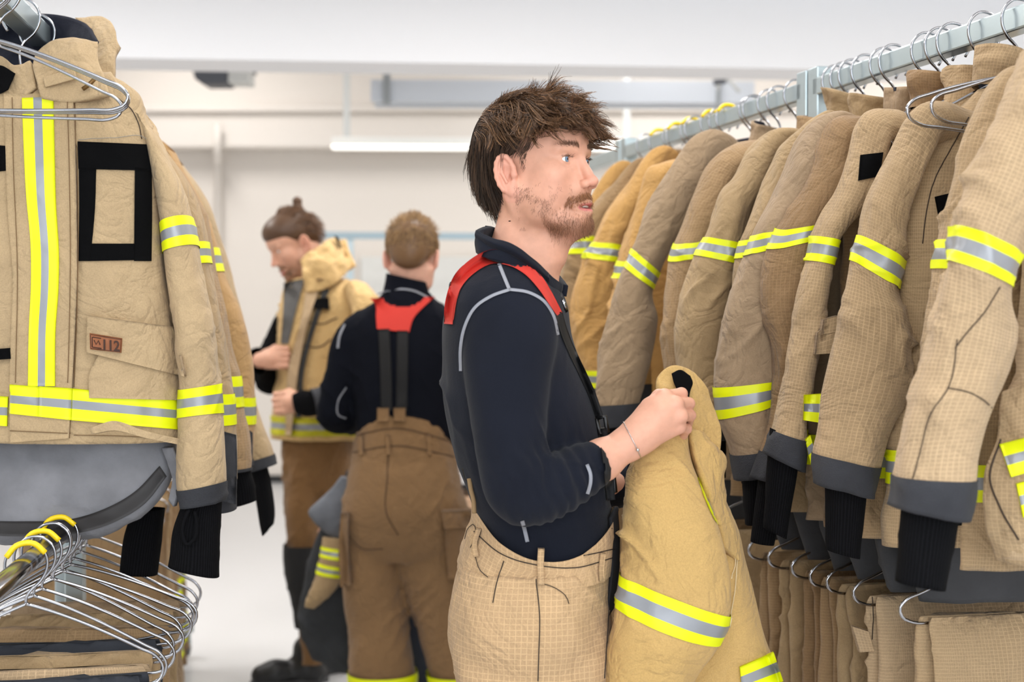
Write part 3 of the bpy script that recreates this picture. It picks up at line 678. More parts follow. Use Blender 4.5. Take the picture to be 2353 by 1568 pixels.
# body from measured left and right edges (the left edge lies outside the frame)
rings = [(-85, 178, 205, 150), (-135, 200, 255, 172), (-195, 232, 315, 205), (-228, 290, 338, 262), (-240, 400, 352, 390), (-255, 560, 372, 560), (-275, 740, 395, 740), (-290, 900, 415, 905), (-300, 1008, 416, 1012)]
Bd = pxTube([(a, b, c, d, 2.72) for a, b, c, d in rings], [.05, .06, .07, .08, .09, .10, .10, .10, .095], e=2.5, seed=3, amp=.007, crease=.010, stretch=(9, 9, 2.4))
body = Bd.mesh('body', tanL, r, nu=150, nv=130, turn=.01)
# sleeve
Sl = pxTube([(225, 175, 330, 300, 2.74), (285, 215, 352, 300, 2.74), (330, 330, 400, 385, 2.74), (352, 425, 428, 455, 2.73), (371, 520, 438, 500, 2.72), (379, 585, 453, 566, 2.72), (392, 690, 478, 690, 2.71), (405, 790, 494, 790, 2.70), (415, 895, 504, 882, 2.70), (416, 962, 509, 950, 2.70), (412, 1050, 514, 1040, 2.69), (412, 1128, 517, 1108, 2.69), (417, 1166, 514, 1150, 2.69)], .055, e=2.2, seed=8, amp=.004, crease=.004)
s = Sl.s
slv = Sl.mesh('sleeve', tanL, r, nu=70, nv=110, v1=s[11])
Sl.mesh('cuff', CH, r, nv=8, v0=s[11]-.003, v1=1, off=.002, turn=.006)
for a, b in ((4, 5), (8, 9)): Sl.band('reflective_band', s[a], s[b], HV(), r, nu=60)
Kt = pxTube([(430, 1135, 508, 1125, 2.69), (405, 1200, 506, 1180, 2.69), (390, 1290, 503, 1318, 2.69), (388, 1300, 503, 1327, 2.69)], .035, seed=4, amp=.004, crease=.002)
Kt.mesh('knit_wristlet', KN, r, nu=50, nv=24, turn=.004)
wire('thumb_loop_edge', [P(x, y, 2.645) for x, y in ((436, 1170), (424, 1195), (420, 1230), (430, 1252), (446, 1240), (452, 1200), (448, 1175))], .0035, KN, r, sm=24)
S2 = locsleeve(base, LP, LF, -1, 55, amp=.006, crease=.004); finish_sleeve(S2, r, tanL, seed=5, nv=40, nu=32)
bv = bvh_of([body]); bvs = bvh_of([slv])
# collar, open: a right flap standing and a navy inner face
def sheet(name, rows, mat, par, thick=.008, nu=24, nv=24, seed=0, amp=.004, mats2=None):
    """free cloth piece given by rows of (px,py,depth) points; the back face takes the second material"""
    R_ = [cat(np.linspace(0, 1, nu), [P(*q) for q in row]) if len(row) > 2 else np.linspace(P(*row[0]), P(*row[1]), nu) for row in rows]
    R_ = np.array(R_); G = np.array([cat(np.linspace(0, 1, nv), R_[:, j]) if len(rows) > 2 else np.linspace(R_[0, j], R_[-1, j], nv) for j in range(nu)]).transpose(1, 0, 2)
    du = np.gradient(G, axis=1); dv = np.gradient(G, axis=0); N = np.cross(du, dv); N /= np.linalg.norm(N, axis=-1)[..., None]+1e-9
    if (N[..., 1]).mean() > 0: N = -N
    G = G+N*(fbm(G*22, seed, 3)*amp)[..., None]
    H = G-N*thick; n = nu*nv
    V = np.concatenate([G.reshape(-1, 3), H.reshape(-1, 3)]); F0 = gridF(nv, nu, False)
    F = F0.tolist(); mi = [0]*len(F); F += (F0[:, ::-1]+n).tolist(); mi += [1 if mats2 else 0]*len(F0)
    edge = [j for j in range(nu)]+[i*nu+nu-1 for i in range(1, nv)]+[(nv-1)*nu+j for j in range(nu-2, -1, -1)]+[i*nu for i in range(nv-2, 0, -1)]
    for a, b in zip(edge, edge[1:]+edge[:1]): F.append([a, b, b+n, a+n]); mi.append(0)
    wu = np.linalg.norm(np.diff(G[0], axis=0), axis=1).sum(); lv = np.linalg.norm(np.diff(G[:, 0], axis=0), axis=1).sum()
    uu, vv = np.meshgrid(np.linspace(0, wu, nu), np.linspace(0, lv, nv)); uv = np.stack([uu, vv], -1).reshape(-1, 2)
    o_ = mk(name, V, F, [mat]+([mats2] if mats2 else []), par, uv=np.concatenate([uv, uv]), mi=mi); weld(o_, 1e-6); return o_
sheet('collar', [[(-60, 60, 2.80), (40, 36, 2.86), (130, 34, 2.87), (185, 50, 2.84), (225, 95, 2.78)], [(-70, 110, 2.80), (30, 90, 2.88), (120, 95, 2.88), (180, 110, 2.84), (215, 150, 2.77)], [(-80, 175, 2.80), (40, 170, 2.85), (110, 180, 2.84), (160, 185, 2.8), (215, 205, 2.76)]], NV_L, r, seed=21, amp=.008, mats2=tanL, nu=40)
sheet('collar_flap', [[(170, 38, 2.86), (222, 36, 2.85), (262, 62, 2.80), (267, 100, 2.77)], [(200, 70, 2.84), (225, 75, 2.80), (245, 95, 2.77), (262, 135, 2.75)], [(205, 150, 2.78), (215, 160, 2.74), (230, 180, 2.73), (262, 205, 2.73)]], tanL, r, seed=22, amp=.006, thick=.012, nu=26)
sheet('collar_front', [[(78, 130, 2.66), (110, 100, 2.665), (150, 88, 2.675), (225, 95, 2.70)], [(74, 150, 2.645), (110, 140, 2.64), (160, 135, 2.645), (228, 140, 2.68)], [(84, 185, 2.635), (120, 195, 2.635), (170, 190, 2.64), (240, 175, 2.66)], [(95, 225, 2.63), (130, 232, 2.63), (180, 232, 2.635), (250, 215, 2.64)]], tanL, r, seed=23, amp=.006, thick=.012, nu=30)
sheet('collar_lapel', [[(-30, 130, 2.68), (0, 128, 2.67), (38, 150, 2.66), (70, 140, 2.66)], [(-30, 165, 2.67), (0, 180, 2.66), (40, 180, 2.65), (75, 160, 2.65)], [(-30, 225, 2.65), (0, 222, 2.65), (50, 222, 2.64), (80, 200, 2.64)]], tanL, r, seed=24, amp=.006, thick=.01)
sheet('collar_tape', [[(-30, 155, 2.650), (0, 150, 2.648), (34, 168, 2.642)], [(-30, 210, 2.64), (0, 214, 2.636), (18, 205, 2.636)]], BLK, r, thick=.003, amp=.001)
sheet('collar_tab', [[(98, 178, 2.628), (170, 158, 2.632)], [(104, 200, 2.624), (176, 180, 2.628)]], tanL, r, thick=.004, amp=.001)
wire('collar_zip', [P(x, y, 2.632) for x, y in ((190, 205), (203, 196), (217, 182))], .004, M('brass_zip', (120, 90, 50), .4, metal=.6), r)
band2 = lambda u, v: 1 if .335 < u < .665 else 0
# storm flap and trim
flapm = decal('storm_flap', bv, [(8, 215), (12, 330), (18, 500), (28, 620), (25, 760), (22, 880), (22, 1018)], [(168, 215), (172, 330), (176, 500), (177, 620), (172, 760), (166, 880), (158, 1008)], tanL, r, nv=90, nu=26, off=.007, thick=.006)
bvf = bvh_of([flapm, body])
decal('vertical_reflective_strip', bvf, [(50, 225), (54, 330), (60, 450), (70, 560), (71, 650), (66, 760), (64, 888)], [(122, 222), (125, 350), (128, 470), (135, 590), (134, 660), (127, 760), (126, 888)], HV(), r, nv=70, nu=12, off=.003, mi=band2)
decal('front_reflective_band', bvf, [(22, 884), (21, 951)], [(90, 889), (88, 958)], HV(), r, off=.004, nv=12, nu=10, mi=bandm)
decal('front_reflective_band', bvf, [(90, 888), (88, 958)], [(165, 893), (163, 966)], HV(), r, off=.004, nv=12, nu=10, mi=bandm)
decal('front_reflective_band', bv, [(165, 893), (163, 966)], [(415, 918), (416, 988)], HV(), r, off=.005, nv=12, nu=40, mi=bandm)
decal('front_reflective_band', bv, [(-260, 900), (-260, 965)], [(18, 912), (16, 980)], HV(), r, off=.005, nv=12, nu=30, mi=bandm)
for nm, Lp, Rp in (('chest_panel_top', [(178, 325), (180, 388)], [(345, 332), (347, 392)]), ('chest_panel_left', [(181, 386), (182, 480), (180, 600)], [(220, 386), (217, 480), (206, 600)]),
                   ('chest_panel_right', [(310, 384), (309, 480), (308, 600)], [(347, 390), (348, 480), (347, 600)]), ('chest_panel_bottom', [(205, 560), (204, 600)], [(310, 560), (309, 598)])):
    decal(nm, bv, Lp, Rp, BLK, r, nv=20, nu=16, off=.0035, thick=.003)
seam('white_stitching', bv, [(182, 322), (260, 318), (330, 318), (346, 345)], .0012, M('pale_thread', (150, 145, 135), .8), r, off=.004)
decal('lower_pocket', bv, [(230, 810), (205, 860), (205, 915)], [(412, 850), (415, 890), (414, 920)], tanL, r, nv=16, nu=30, off=.010, thick=.009)
flp = decal('pocket_flap', bv, [(200, 726), (198, 810)], [(398, 752), (424, 866)], tanL, r, nv=18, nu=40, off=.017, thick=.007)
bvp = bvh_of([flp])
lb = decal('leather_label', bvp, [(206, 766), (207, 803)], [(280, 778), (278, 811)], M('brown_leather', (150, 88, 50), .6, bumpscale=200), r, nv=8, nu=12, off=.003, thick=.002)
def text_on(s, a, b, h_px, mat, par, dep, name='lettering', bold=.0):
    cu = bpy.data.curves.new('tmp', 'FONT'); cu.body = s; cu.extrude = .02; cu.offset = bold; cu.align_x = 'LEFT'
    to = bpy.data.objects.new('tmp', cu); C.objects.link(to); bpy.context.view_layer.update()
    me = bpy.data.meshes.new_from_object(to.evaluated_get(bpy.context.evaluated_depsgraph_get()))
    V = np.array([v.co[:] for v in me.vertices]); F = [tuple(p.vertices) for p in me.polygons]; bpy.data.objects.remove(to)
    x0, x1 = V[:, 0].min(), V[:, 0].max(); y0, y1 = V[:, 1].min(), V[:, 1].max()
    A3 = P(a[0], a[1], dep); B3 = P(b[0], b[1], dep); ex = (B3-A3); ez = np.array([0, 0, h_px/FPX*dep]); nrm = np.array([0, -.0008, 0])
    Wp = A3+((V[:, :1]-x0)/(x1-x0))*ex+((V[:, 1:2]-y0)/(y1-y0))*ez+np.sign(V[:, 2:3])*nrm
    return mk(name, Wp, F, mat, par, smooth=False)
dl = np.mean([v.co[1] for v in lb.data.vertices])+r.location[1]
bv_l = bvh_of([lb]); h0 = cast(bv_l, 243, 790, 0)
dl = (h0[1] if h0 is not None else 2.6)-.0015
ink = M('label_ink', (62, 34, 20), .7)
text_on('112', (238, 804), (275, 808), 24, ink, r, dl, bold=.02)
for pts in ([(212, 798), (212, 775)], [(213, 775), (232, 778)], [(216, 782), (221, 792), (226, 783), (230, 793)], [(212, 798), (233, 801)]):
    wire('emblem', [P(x, y, dl-.0005) for x, y in pts], .0009, ink, r, n=6)
wire('label_frame', [P(x, y, dl-.0005) for x, y in ((208, 769), (278, 781), (276, 809), (209, 801), (208, 769))], .0007, ink, r, n=6)
sheet('pocket_edge', [[(205, 985, 2.60), (260, 968, 2.598), (330, 990, 2.60), (412, 1010, 2.63)], [(210, 998, 2.598), (265, 990, 2.594), (330, 1006, 2.6), (408, 1022, 2.63)]], tanL, r, thick=.006, amp=.004)
for pts in ([(172, 220), (176, 400), (177, 620), (172, 800), (168, 890)], [(155, 225), (160, 400), (162, 620), (156, 880)], [(28, 225), (32, 400), (40, 600), (36, 880)], [(200, 738), (300, 748), (400, 765)], [(24, 990), (160, 996)], [(170, 1000), (300, 1003), (405, 1010)]):
    seam('seam_stitching', bvf, pts, .0016, M('tan_thread', (120, 92, 60), .8), r, off=.0016)
seam('raglan_seam', bv, [(268, 225), (300, 250), (318, 285), (325, 320)], .002, DK(), r)
# neighbouring front of the same jacket, left of the flap: dark panels
decal('chest_panel_left', bv, [(-60, 330), (-60, 400)], [(12, 335), (14, 392)], BLK, r, off=.004)
decal('pocket_label', bv, [(-40, 805), (-40, 830)], [(22, 800), (24, 825)], BLK, r, off=.01, thick=.008)
# grey liner below the hem
Ln = pxTube([(-250, 930, 395, 930, 2.76), (-250, 1030, 402, 1030, 2.75), (-240, 1100, 395, 1095, 2.74), (-215, 1170, 350, 1165, 2.73), (-150, 1222, 260, 1222, 2.73), (-90, 1248, 180, 1248, 2.73)], [.06, .06, .058, .05, .04, .02], e=2.6, seed=31, amp=.007, crease=.005)
lin = Ln.mesh('liner', GREYQ, r, nu=120, nv=60, cap1=True)
bvl = bvh_of([lin]); gt = M('liner_tape', (52, 50, 50), .6)
decal('liner_tape', bvl, [(-100, 1196), (60, 1199), (150, 1196), (230, 1174), (310, 1130), (366, 1072)], [(-100, 1228), (60, 1233), (150, 1230), (250, 1206), (330, 1160), (382, 1096)], gt, r, nv=60, nu=6, off=.003)
sheet('liner_binding', [[(372, 1030, 2.70), (384, 1060, 2.70), (395, 1100, 2.70), (388, 1150, 2.705)], [(395, 1030, 2.69), (408, 1060, 2.69), (412, 1110, 2.69), (398, 1165, 2.70)]], GREYQ, r, thick=.01, amp=.006)
# second to fourth jackets on the left rack: only the outer sleeves show
def left_behind(t, label, cloth, rings, d, bands, cuffi, seed, knit=None, patch=None, th=.05):
    rr, B, ms = jacket(LR(t), LP, LF, label, 'jacket', None, cloth, seed, sleeves=False, thick=.6, liner=False, hw=.95)
    S_ = pxTube([(a, b, c, e_, d) for a, b, c, e_ in rings], th, e=2.2, seed=seed, amp=.004, crease=.004)
    sl_ = S_.mesh('sleeve', cloth, rr, nu=50, nv=90, v1=S_.s[cuffi])
    S_.mesh('cuff', CH, rr, nv=8, v0=S_.s[cuffi]-.003, v1=1, off=.002, turn=.006)
    for a, b in bands: S_.band('reflective_band', S_.s[a], S_.s[b], HV(), rr)
    if knit: pxTube([(a, b, c, e_, d) for a, b, c, e_ in knit], .03, seed=seed+5, amp=.004, crease=.002).mesh('knit_wristlet', KN, rr, nu=40, nv=20, turn=.004)
    if patch: decal('elbow_patch', bvh_of([sl_]), patch[0], patch[1], CH, rr, off=.004, nv=20, nu=8)
    S2 = locsleeve(LR(t)-[0, 0, .135], LP, LF, -1, seed+17, amp=.006, crease=.004); finish_sleeve(S2, rr, cloth, seed=seed+1, nv=30, nu=30)
    hanger(LR(t), LP, 'chrome hanger inside the '+label.split(',')[0].split(' with')[0].split(' whose')[0], None, w=.19)
    return rr
hanger(LR(.12), LP, 'chrome hanger inside the open light tan fire jacket', None, w=.19)
left_behind(.27, 'tan fire jacket behind the open one, with a charcoal sleeve patch', TAN['c'], [(300, 240, 360, 330), (360, 360, 430, 420), (400, 450, 458, 480), (430, 560, 476, 556), (436, 612, 482, 605), (445, 700, 500, 700), (455, 800, 520, 805), (460, 900, 537, 905), (462, 975, 543, 975), (465, 1060, 545, 1060), (468, 1145, 540, 1140), (470, 1175, 540, 1172)], 2.86, [(3, 4), (7, 8)], 10, 301, knit=[(305, 1170, 380, 1170), (285, 1240, 372, 1240), (274, 1318, 362, 1322)], patch=[[(485, 985), (488, 1060), (500, 1150)], [(542, 1000), (544, 1060), (542, 1160)]])
left_behind(.55, 'ripstop brown fire jacket, third from the front', TAN['b'], [(330, 300, 390, 360), (380, 380, 440, 430), (420, 480, 475, 500), (440, 575, 490, 572), (446, 628, 495, 622), (465, 700, 512, 700), (480, 790, 530, 800), (490, 860, 550, 865), (495, 930, 557, 935), (500, 1000, 575, 1000), (505, 1080, 578, 1075), (507, 1085, 578, 1080)], 3.15, [(7, 8)], 10, 311, knit=[(520, 1060, 568, 1060), (535, 1120, 585, 1110), (540, 1165, 590, 1150)])
left_behind(.80, 'warm tan fire jacket with the highest visible shoulder behind the others', tanL2, [(340, 300, 400, 350), (385, 370, 432, 410), (420, 460, 470, 480), (440, 573, 500, 570), (447, 628, 512, 624), (470, 720, 552, 720), (490, 820, 578, 820), (505, 905, 585, 914), (508, 965, 585, 975), (515, 1000, 582, 1010), (520, 1060, 580, 1060), (522, 1070, 580, 1070)], 3.38, [(3, 4), (7, 8)], 10, 321, patch=[[(566, 985), (568, 1060)], [(580, 995), (580, 1065)]])
left_behind(1.15, 'light tan fire jacket whose flared charcoal cuff sticks out farthest', tanL, [(380, 340, 420, 380), (420, 430, 470, 450), (450, 560, 510, 560), (480, 680, 545, 680), (505, 800, 575, 800), (540, 940, 592, 940), (555, 1000, 612, 995), (572, 1062, 632, 1045), (577, 1084, 637, 1066)], 3.70, [], 7, 331, knit=[(572, 1070, 610, 1062), (585, 1120, 622, 1110), (598, 1210, 630, 1190), (603, 1232, 628, 1205)])
# four empty hangers, nested, in front of the open jacket
for k, (dt, tl, w, lab) in enumerate(((-.115, 0.0, .225, 'front empty hanger of the nested bundle by the collar'), (-.105, .008, .226, 'second nested hanger of the bundle by the collar'), (-.095, .016, .227, 'third nested hanger of the bundle by the collar'), (-.045, .05, .215, 'lowest hanging empty hanger of the bundle by the collar'))):
    c_ = math.cos(.05); hanger(LR(dt, 1.985), LP, lab, 'nested empty hangers', tilt=tl+.0, w=w)
# front panel of the nearest right jacket, at the right border of the view
r_, B_, ms_ = RJ['N1']
fp = sheet('front_panel', [[(2302, 900, 2.10), (2350, 880, 2.08), (2460, 860, 2.08)], [(2290, 1000, 2.10), (2350, 985, 2.08), (2470, 970, 2.07)], [(2262, 1100, 2.10), (2340, 1100, 2.075), (2475, 1090, 2.06)], [(2265, 1200, 2.10), (2340, 1210, 2.075), (2475, 1210, 2.06)], [(2292, 1282, 2.11), (2350, 1300, 2.085), (2475, 1310, 2.07)]], TAN['g'], r_, thick=.02, nu=30, nv=50, seed=131, amp=.010)
bvn = bvh_of([fp])
decal('front_reflective_band', bvn, [(2298, 1022), (2324, 1097)], [(2440, 985), (2450, 1062)], HV(), r_, off=.004, nv=12, nu=20, mi=bandm)
decal('front_reflective_band', bvn, [(2336, 1112), (2352, 1190)], [(2450, 1085), (2456, 1160)], HV(), r_, off=.004, nv=12, nu=12, mi=bandm)
seam('seam_stitching', bvn, [(2300, 1010), (2275, 1100), (2300, 1170), (2340, 1240)], .003, DK(), r_)
# ================================================================ trousers on lower rails
def trousers(o, ax, fr, label, cloth, seed, w=.19, L=.62, bands=None, patch=False, top=.218, knee=.05, px=None):
    base = np.array(o)-[0, 0, top]
    rr = root('work_trousers', base, label, 'trousers')
    for k, sgn in enumerate((1, -1)):
        Cn = [base+fr*sgn*(.004+.0*z)+[0, 0, z] for z in (.012,)]
        zz = [.010, -.002, -.03, -.10, -L*.4, -L*.7, -L*(1-.06*k)]; tt = [.004, .009, .016, .022, .026, .028, .026]; ww = [.97, 1, 1, .98, 1.0, 1.03, 1.05]
        Tb = Tube([base+fr*sgn*(.7*t_+.002)+ax*(.01*k)+[0, 0, z] for z, t_ in zip(zz, tt)], [ax*w*q for q in ww], [fr*t_ for t_ in tt], e=2.6, seed=seed+k*7, amp=.009, crease=.010)
        m_ = Tb.mesh('trouser_leg', cloth, rr, nu=70, nv=60, cap0=True, turn=.005)
        for b in (bands or []): Tb.band('reflective_band', b[0], b[1], HV(), rr, nu=60)
        if patch: Tb.mesh('knee_patch', CH, rr, nu=20, nv=30, v0=.14, v1=.55, off=.004, u0=.30 if k == 0 else .55, u1=.48 if k == 0 else .7)
    return rr
# hanging trousers and their hangers
gq = lambda a: 'trousers on the '+a
DKF = M('charcoal_fabric', (46, 49, 56), .9, bumpscale=500, bs=.4, var=.15)
RT = [(.0, 'g', 'olive tan ripstop trousers folded on a hanger, nearest below the right rack', -.03, 0, False, .0),
      (.19, 'a', 'tan ripstop trousers with slanted pocket, second below the right rack', 0, 0, False, .03),
      (.30, 'c', 'tan trousers with broad charcoal patch below the right rack', 0, 0, True, .0),
      (.375, 'b', 'brown ripstop trousers folded beside the ones with charcoal patch', .02, 0, False, .0),
      (.455, 'f', 'dark brown trousers whose hanger loop shows left of the black wristlet', 0, 0, False, .0),
      (.56, 'c', 'tan trousers hidden under a black wristlet near the rack post', 0, 0, True, 0),
      (.665, 'b', 'brown trousers on the last hanger before the rack post', 0, 0, False, 0),
      (.98, 'c', 'brown trousers right behind the rack post', 0, 0, False, 0), (1.12, 'f', 'dark trousers second behind the rack post', 0, 0, True, 0),
      (1.30, 'b', 'brown trousers seen past the edge of the held jacket', 0, 0, False, 0), (1.55, 'c', 'tan trousers deep behind the held jacket', 0, 0, False, 0), (1.85, 'b', 'brown trousers farthest down the right lower rail', 0, 0, False, 0)]
for i, (t, cl, lab, tl, _, pt, up) in enumerate(RT):
    yaw = rnd.uniform(-.05, .05); c_, s_ = math.cos(yaw), math.sin(yaw); ax = np.array([RP[0]*c_-RP[1]*s_, RP[0]*s_+RP[1]*c_, 0]); fr_ = -np.array([RU[0]*c_-RU[1]*s_, RU[0]*s_+RU[1]*c_, 0])
    o = RR(t, 1.09); hanger(o, ax, 'chrome hanger carrying the '+lab.split(',')[0], 'trouser hangers of the right rack', tilt=tl, w=.222)
    tr = trousers(o, ax, fr_, lab, TAN[cl], 500+i*11, w=.185, L=.66, top=.212, patch=pt)
    if 'slanted pocket, second' in lab:
        bvt = bvh_of([ch for ch in tr.children if ch.type == 'MESH'])
        if 1:
            seam('pocket_seam', bvt, [(2003, 1362), (2006, 1400), (2004, 1470)], .002, DK(), tr)
            decal('pocket', bvt, [(1958, 1440), (1975, 1500)], [(1996, 1452), (2010, 1498)], TAN['a'], tr, off=.008, thick=.006)
            seam('pocket_seam', bvt, [(1958, 1438), (1985, 1470), (2012, 1497)], .0024, DK(), tr)
# left rack: trousers and a cluster of hangers
LT = [(-.20, None, 'empty chrome hanger nearest on the left lower rail', .0, .25, True), (-.13, 'k', 'dark navy trousers at the bottom left corner', .02, .1, False), (-.07, 'a', 'orange tan ripstop trousers at the bottom left', -.02, .05, True),
      (.02, 'c', 'plain tan trousers with a small printed mark, lower left', -.06, .02, False), (.10, 'k', 'black trousers hanging behind the plain tan ones', -.10, 0, True), (.17, None, 'empty chrome hanger raised at the aisle end, lower left', -.14, -.08, False),
      (.24, 'b', 'brown trousers in the shade of the grey liner', -.06, -.05, False), (.32, None, 'empty chrome hanger under the grey liner', -.05, -.15, False), (.40, 'c', 'tan trousers behind the empty hangers, lower left', -.02, .0, False), (.52, 'd', 'greyish trousers deepest on the near left lower rail', 0, 0, False)]
for i, (t, cl, lab, tl, yaw, mk_) in enumerate(LT):
    c_, s_ = math.cos(yaw), math.sin(yaw); ax = np.array([LP[0]*c_-LP[1]*s_, LP[0]*s_+LP[1]*c_, 0]); fr_ = np.array([ax[1], -ax[0], 0])
    o = LW(t)
    hanger(o, ax, lab if cl is None else 'chrome hanger carrying the '+lab.split(',')[0], None if cl is None else 'trouser hangers of the left rack', tilt=tl, w=.222, mark=mk_, neck=-.066, ks=1.35)
    if cl: trousers(o+[0, 0, tl*-.1], ax, fr_, lab, DKF if cl == 'k' else TAN[cl], 700+i*11, w=.18, L=.62, top=.222)
for k in range(2):
    hanger(LW(.03+.09*k)+[0, 0, 0], LP, 'bare wire hanger in the cluster of hooks on the left lower rail', 'clustered hangers on the left lower rail', tilt=-.03*k, w=.215, mark=k == 1, neck=-.066, ks=1.35)
for i in range(7):
    t = .55+i*.26
    lab = 'band-trimmed tan trousers on the farther left rack'
    trousers(L2(t, 1.02), L2P, -L2U, lab, TAN['bfcf'[i % 4]], 800+i*9, w=.19, L=.78, top=.2, bands=((.50, .58), (.80, .88)))['group'] = 'band-trimmed trousers on the farther left rack'
    hanger(L2(t, 1.02), L2P, 'hanger of band-trimmed trousers on the farther left rack', 'hangers on the farther left rack', w=.2)
# ================================================================ signed-distance bodies
class SDF:
    def __init__(s): s.ops = []
    def add(s, typ, k, f, box=None): s.ops.append((typ, k, f, box)); return s
    def ell(s, c, r, R=None, k=.008, typ='u'):
        c = np.array(c, float); r = np.array(r, float); R = None if R is None else np.array(R, float)
        def f(p):
            q = p-c
            if R is not None: q = q @ R
            a = np.linalg.norm(q/r, axis=-1); b = np.linalg.norm(q/(r*r), axis=-1)
            return a*(a-1)/(b+1e-9)
        return s.add(typ, k, f, (c, r.max()))
    def cone(s, a, b, ra, rb, k=.008, typ='u'):
        a = np.array(a, float); b = np.array(b, float); ab = b-a; L = ab@ab+1e-12
        def f(p):
            h = np.clip(((p-a)@ab)/L, 0, 1)
            return np.linalg.norm(p-a-h[..., None]*ab, axis=-1)-(ra+(rb-ra)*h)
        return s.add(typ, k, f, ((a+b)/2, math.sqrt(L)/2+max(ra, rb)))
    def chain(s, pts, rs, k=.006, k0=None, typ='u'):
        for i in range(len(pts)-1): s.cone(pts[i], pts[i+1], rs[i], rs[i+1], k0 if (i == 0 and k0) else k, typ)
        return s
    def near(s, c, R, m=.035):
        o = SDF(); o.ops = [q for q in s.ops if q[3] is None or np.linalg.norm(c-q[3][0])-q[3][1]-R < m+q[1]]; return o
    def __call__(s, p):
        d = np.full(p.shape[:-1], 10.)
        for typ, k, f, _ in s.ops:
            e = f(p)
            if typ == 'u':
                h = np.clip(.5+.5*(e-d)/k, 0, 1); d = e*(1-h)+d*h-k*h*(1-h)
            else:
                h = np.clip(.5-.5*(d+e)/k, 0, 1); d = d*(1-h)-e*h+k*h*(1-h)
        return d
def nets(f, lo, hi, h, B=10):
    lo = np.array(lo, float); hi = np.array(hi, float); nb = np.ceil((hi-lo)/(h*B)).astype(int)
    g = np.stack(np.meshgrid(*[np.arange(n) for n in nb], indexing='ij'), -1).reshape(-1, 3)
    sup = {}
    for gg in g[np.lexsort((g[:, 2]//4, g[:, 1]//4, g[:, 0]//4))]: sup.setdefault(tuple(gg//4), []).append(gg)
    keep, vl = [], []; R4 = h*B*4*.87; n = B+1; loc = np.stack(np.meshgrid(*[np.arange(n)]*3, indexing='ij'), -1)
    for k_, lst in sup.items():
        c4 = lo+(np.array(k_)*4+2)*h*B
        fn = f.near(c4, R4)
        if not any(q[0] == 'u' for q in fn.ops): continue
        lst = np.array(lst); v = fn(lo+(lst+.5)*h*B); lst = lst[np.abs(v) < h*B*.87*1.6+.006]
        for gg in lst:
            cb = lo+(gg+.5)*h*B; fb = fn.near(cb, h*B*.87)
            if fb.ops:
                vv = fb(lo+(gg+loc*(1./B)+0.)*h*B)
                if vv.min() < 0 < vv.max(): keep.append(gg); vl.append(vv)
    g = np.array(keep); vals = np.array(vl)
    dims = nb*B+1
    def gid(ix): return (ix[..., 0]*dims[1]+ix[..., 1])*dims[2]+ix[..., 2]
    # cells
    c8 = [(i, j, k) for i in (0, 1) for j in (0, 1) for k in (0, 1)]
    cv = np.stack([vals[:, i:i+B, j:j+B, k:k+B] for i, j, k in c8], -1); neg = (cv < 0).sum(-1); act = (neg > 0) & (neg < 8)
    bi, ci, cj, ck = np.nonzero(act); cells = g[bi]*B+np.stack([ci, cj, ck], -1); cvv = cv[bi, ci, cj, ck]
    acc = np.zeros((len(cells), 3)); cnt = np.zeros(len(cells))
    for a in range(8):
        for b in range(a+1, 8):
            pa, pb = np.array(c8[a]), np.array(c8[b])
            if np.abs(pa-pb).sum() != 1: continue
            va, vb = cvv[:, a], cvv[:, b]; m = (va < 0) != (vb < 0); t = va/(va-vb+1e-30)
            q = pa+(pb-pa)*t[:, None]; acc[m] += q[m]; cnt[m] += 1
    V = lo+(cells+acc/cnt[:, None])*h
    ids = gid(cells); order = np.argsort(ids); sid = ids[order]
    def look(ix):
        q = gid(ix); k = np.clip(np.searchsorted(sid, q), 0, len(sid)-1); return np.where(sid[k] == q, order[k], -1)
    F = []
    for ax in range(3):
        e = [0, 0, 0]; e[ax] = 1
        v0 = vals[:, :B, :B, :B]; v1 = vals[:, e[0]:B+e[0], e[1]:B+e[1], e[2]:B+e[2]]
        m = (v0 < 0) != (v1 < 0); bi, ci, cj, ck = np.nonzero(m); ix = g[bi]*B+np.stack([ci, cj, ck], -1)
        flip = v0[bi, ci, cj, ck] < 0
        u, w = (ax+1) % 3, (ax+2) % 3; eu = np.zeros(3, int); ew = np.zeros(3, int); eu[u] = 1; ew[w] = 1
        q = np.stack([look(ix), look(ix-eu), look(ix-eu-ew), look(ix-ew)], -1)
        ok = (q >= 0).all(-1); q = q[ok]; fl = flip[ok]; q[~fl] = q[~fl][:, ::-1]; F.append(q)
    return V, np.concatenate(F)
def frame(fwd, up=(0, 0, 1)):
    f = np.array(fwd, float); f /= np.linalg.norm(f); l = np.cross(up, f); l /= np.linalg.norm(l); u = np.cross(f, l); return np.stack([f, l, u], 1)   # columns
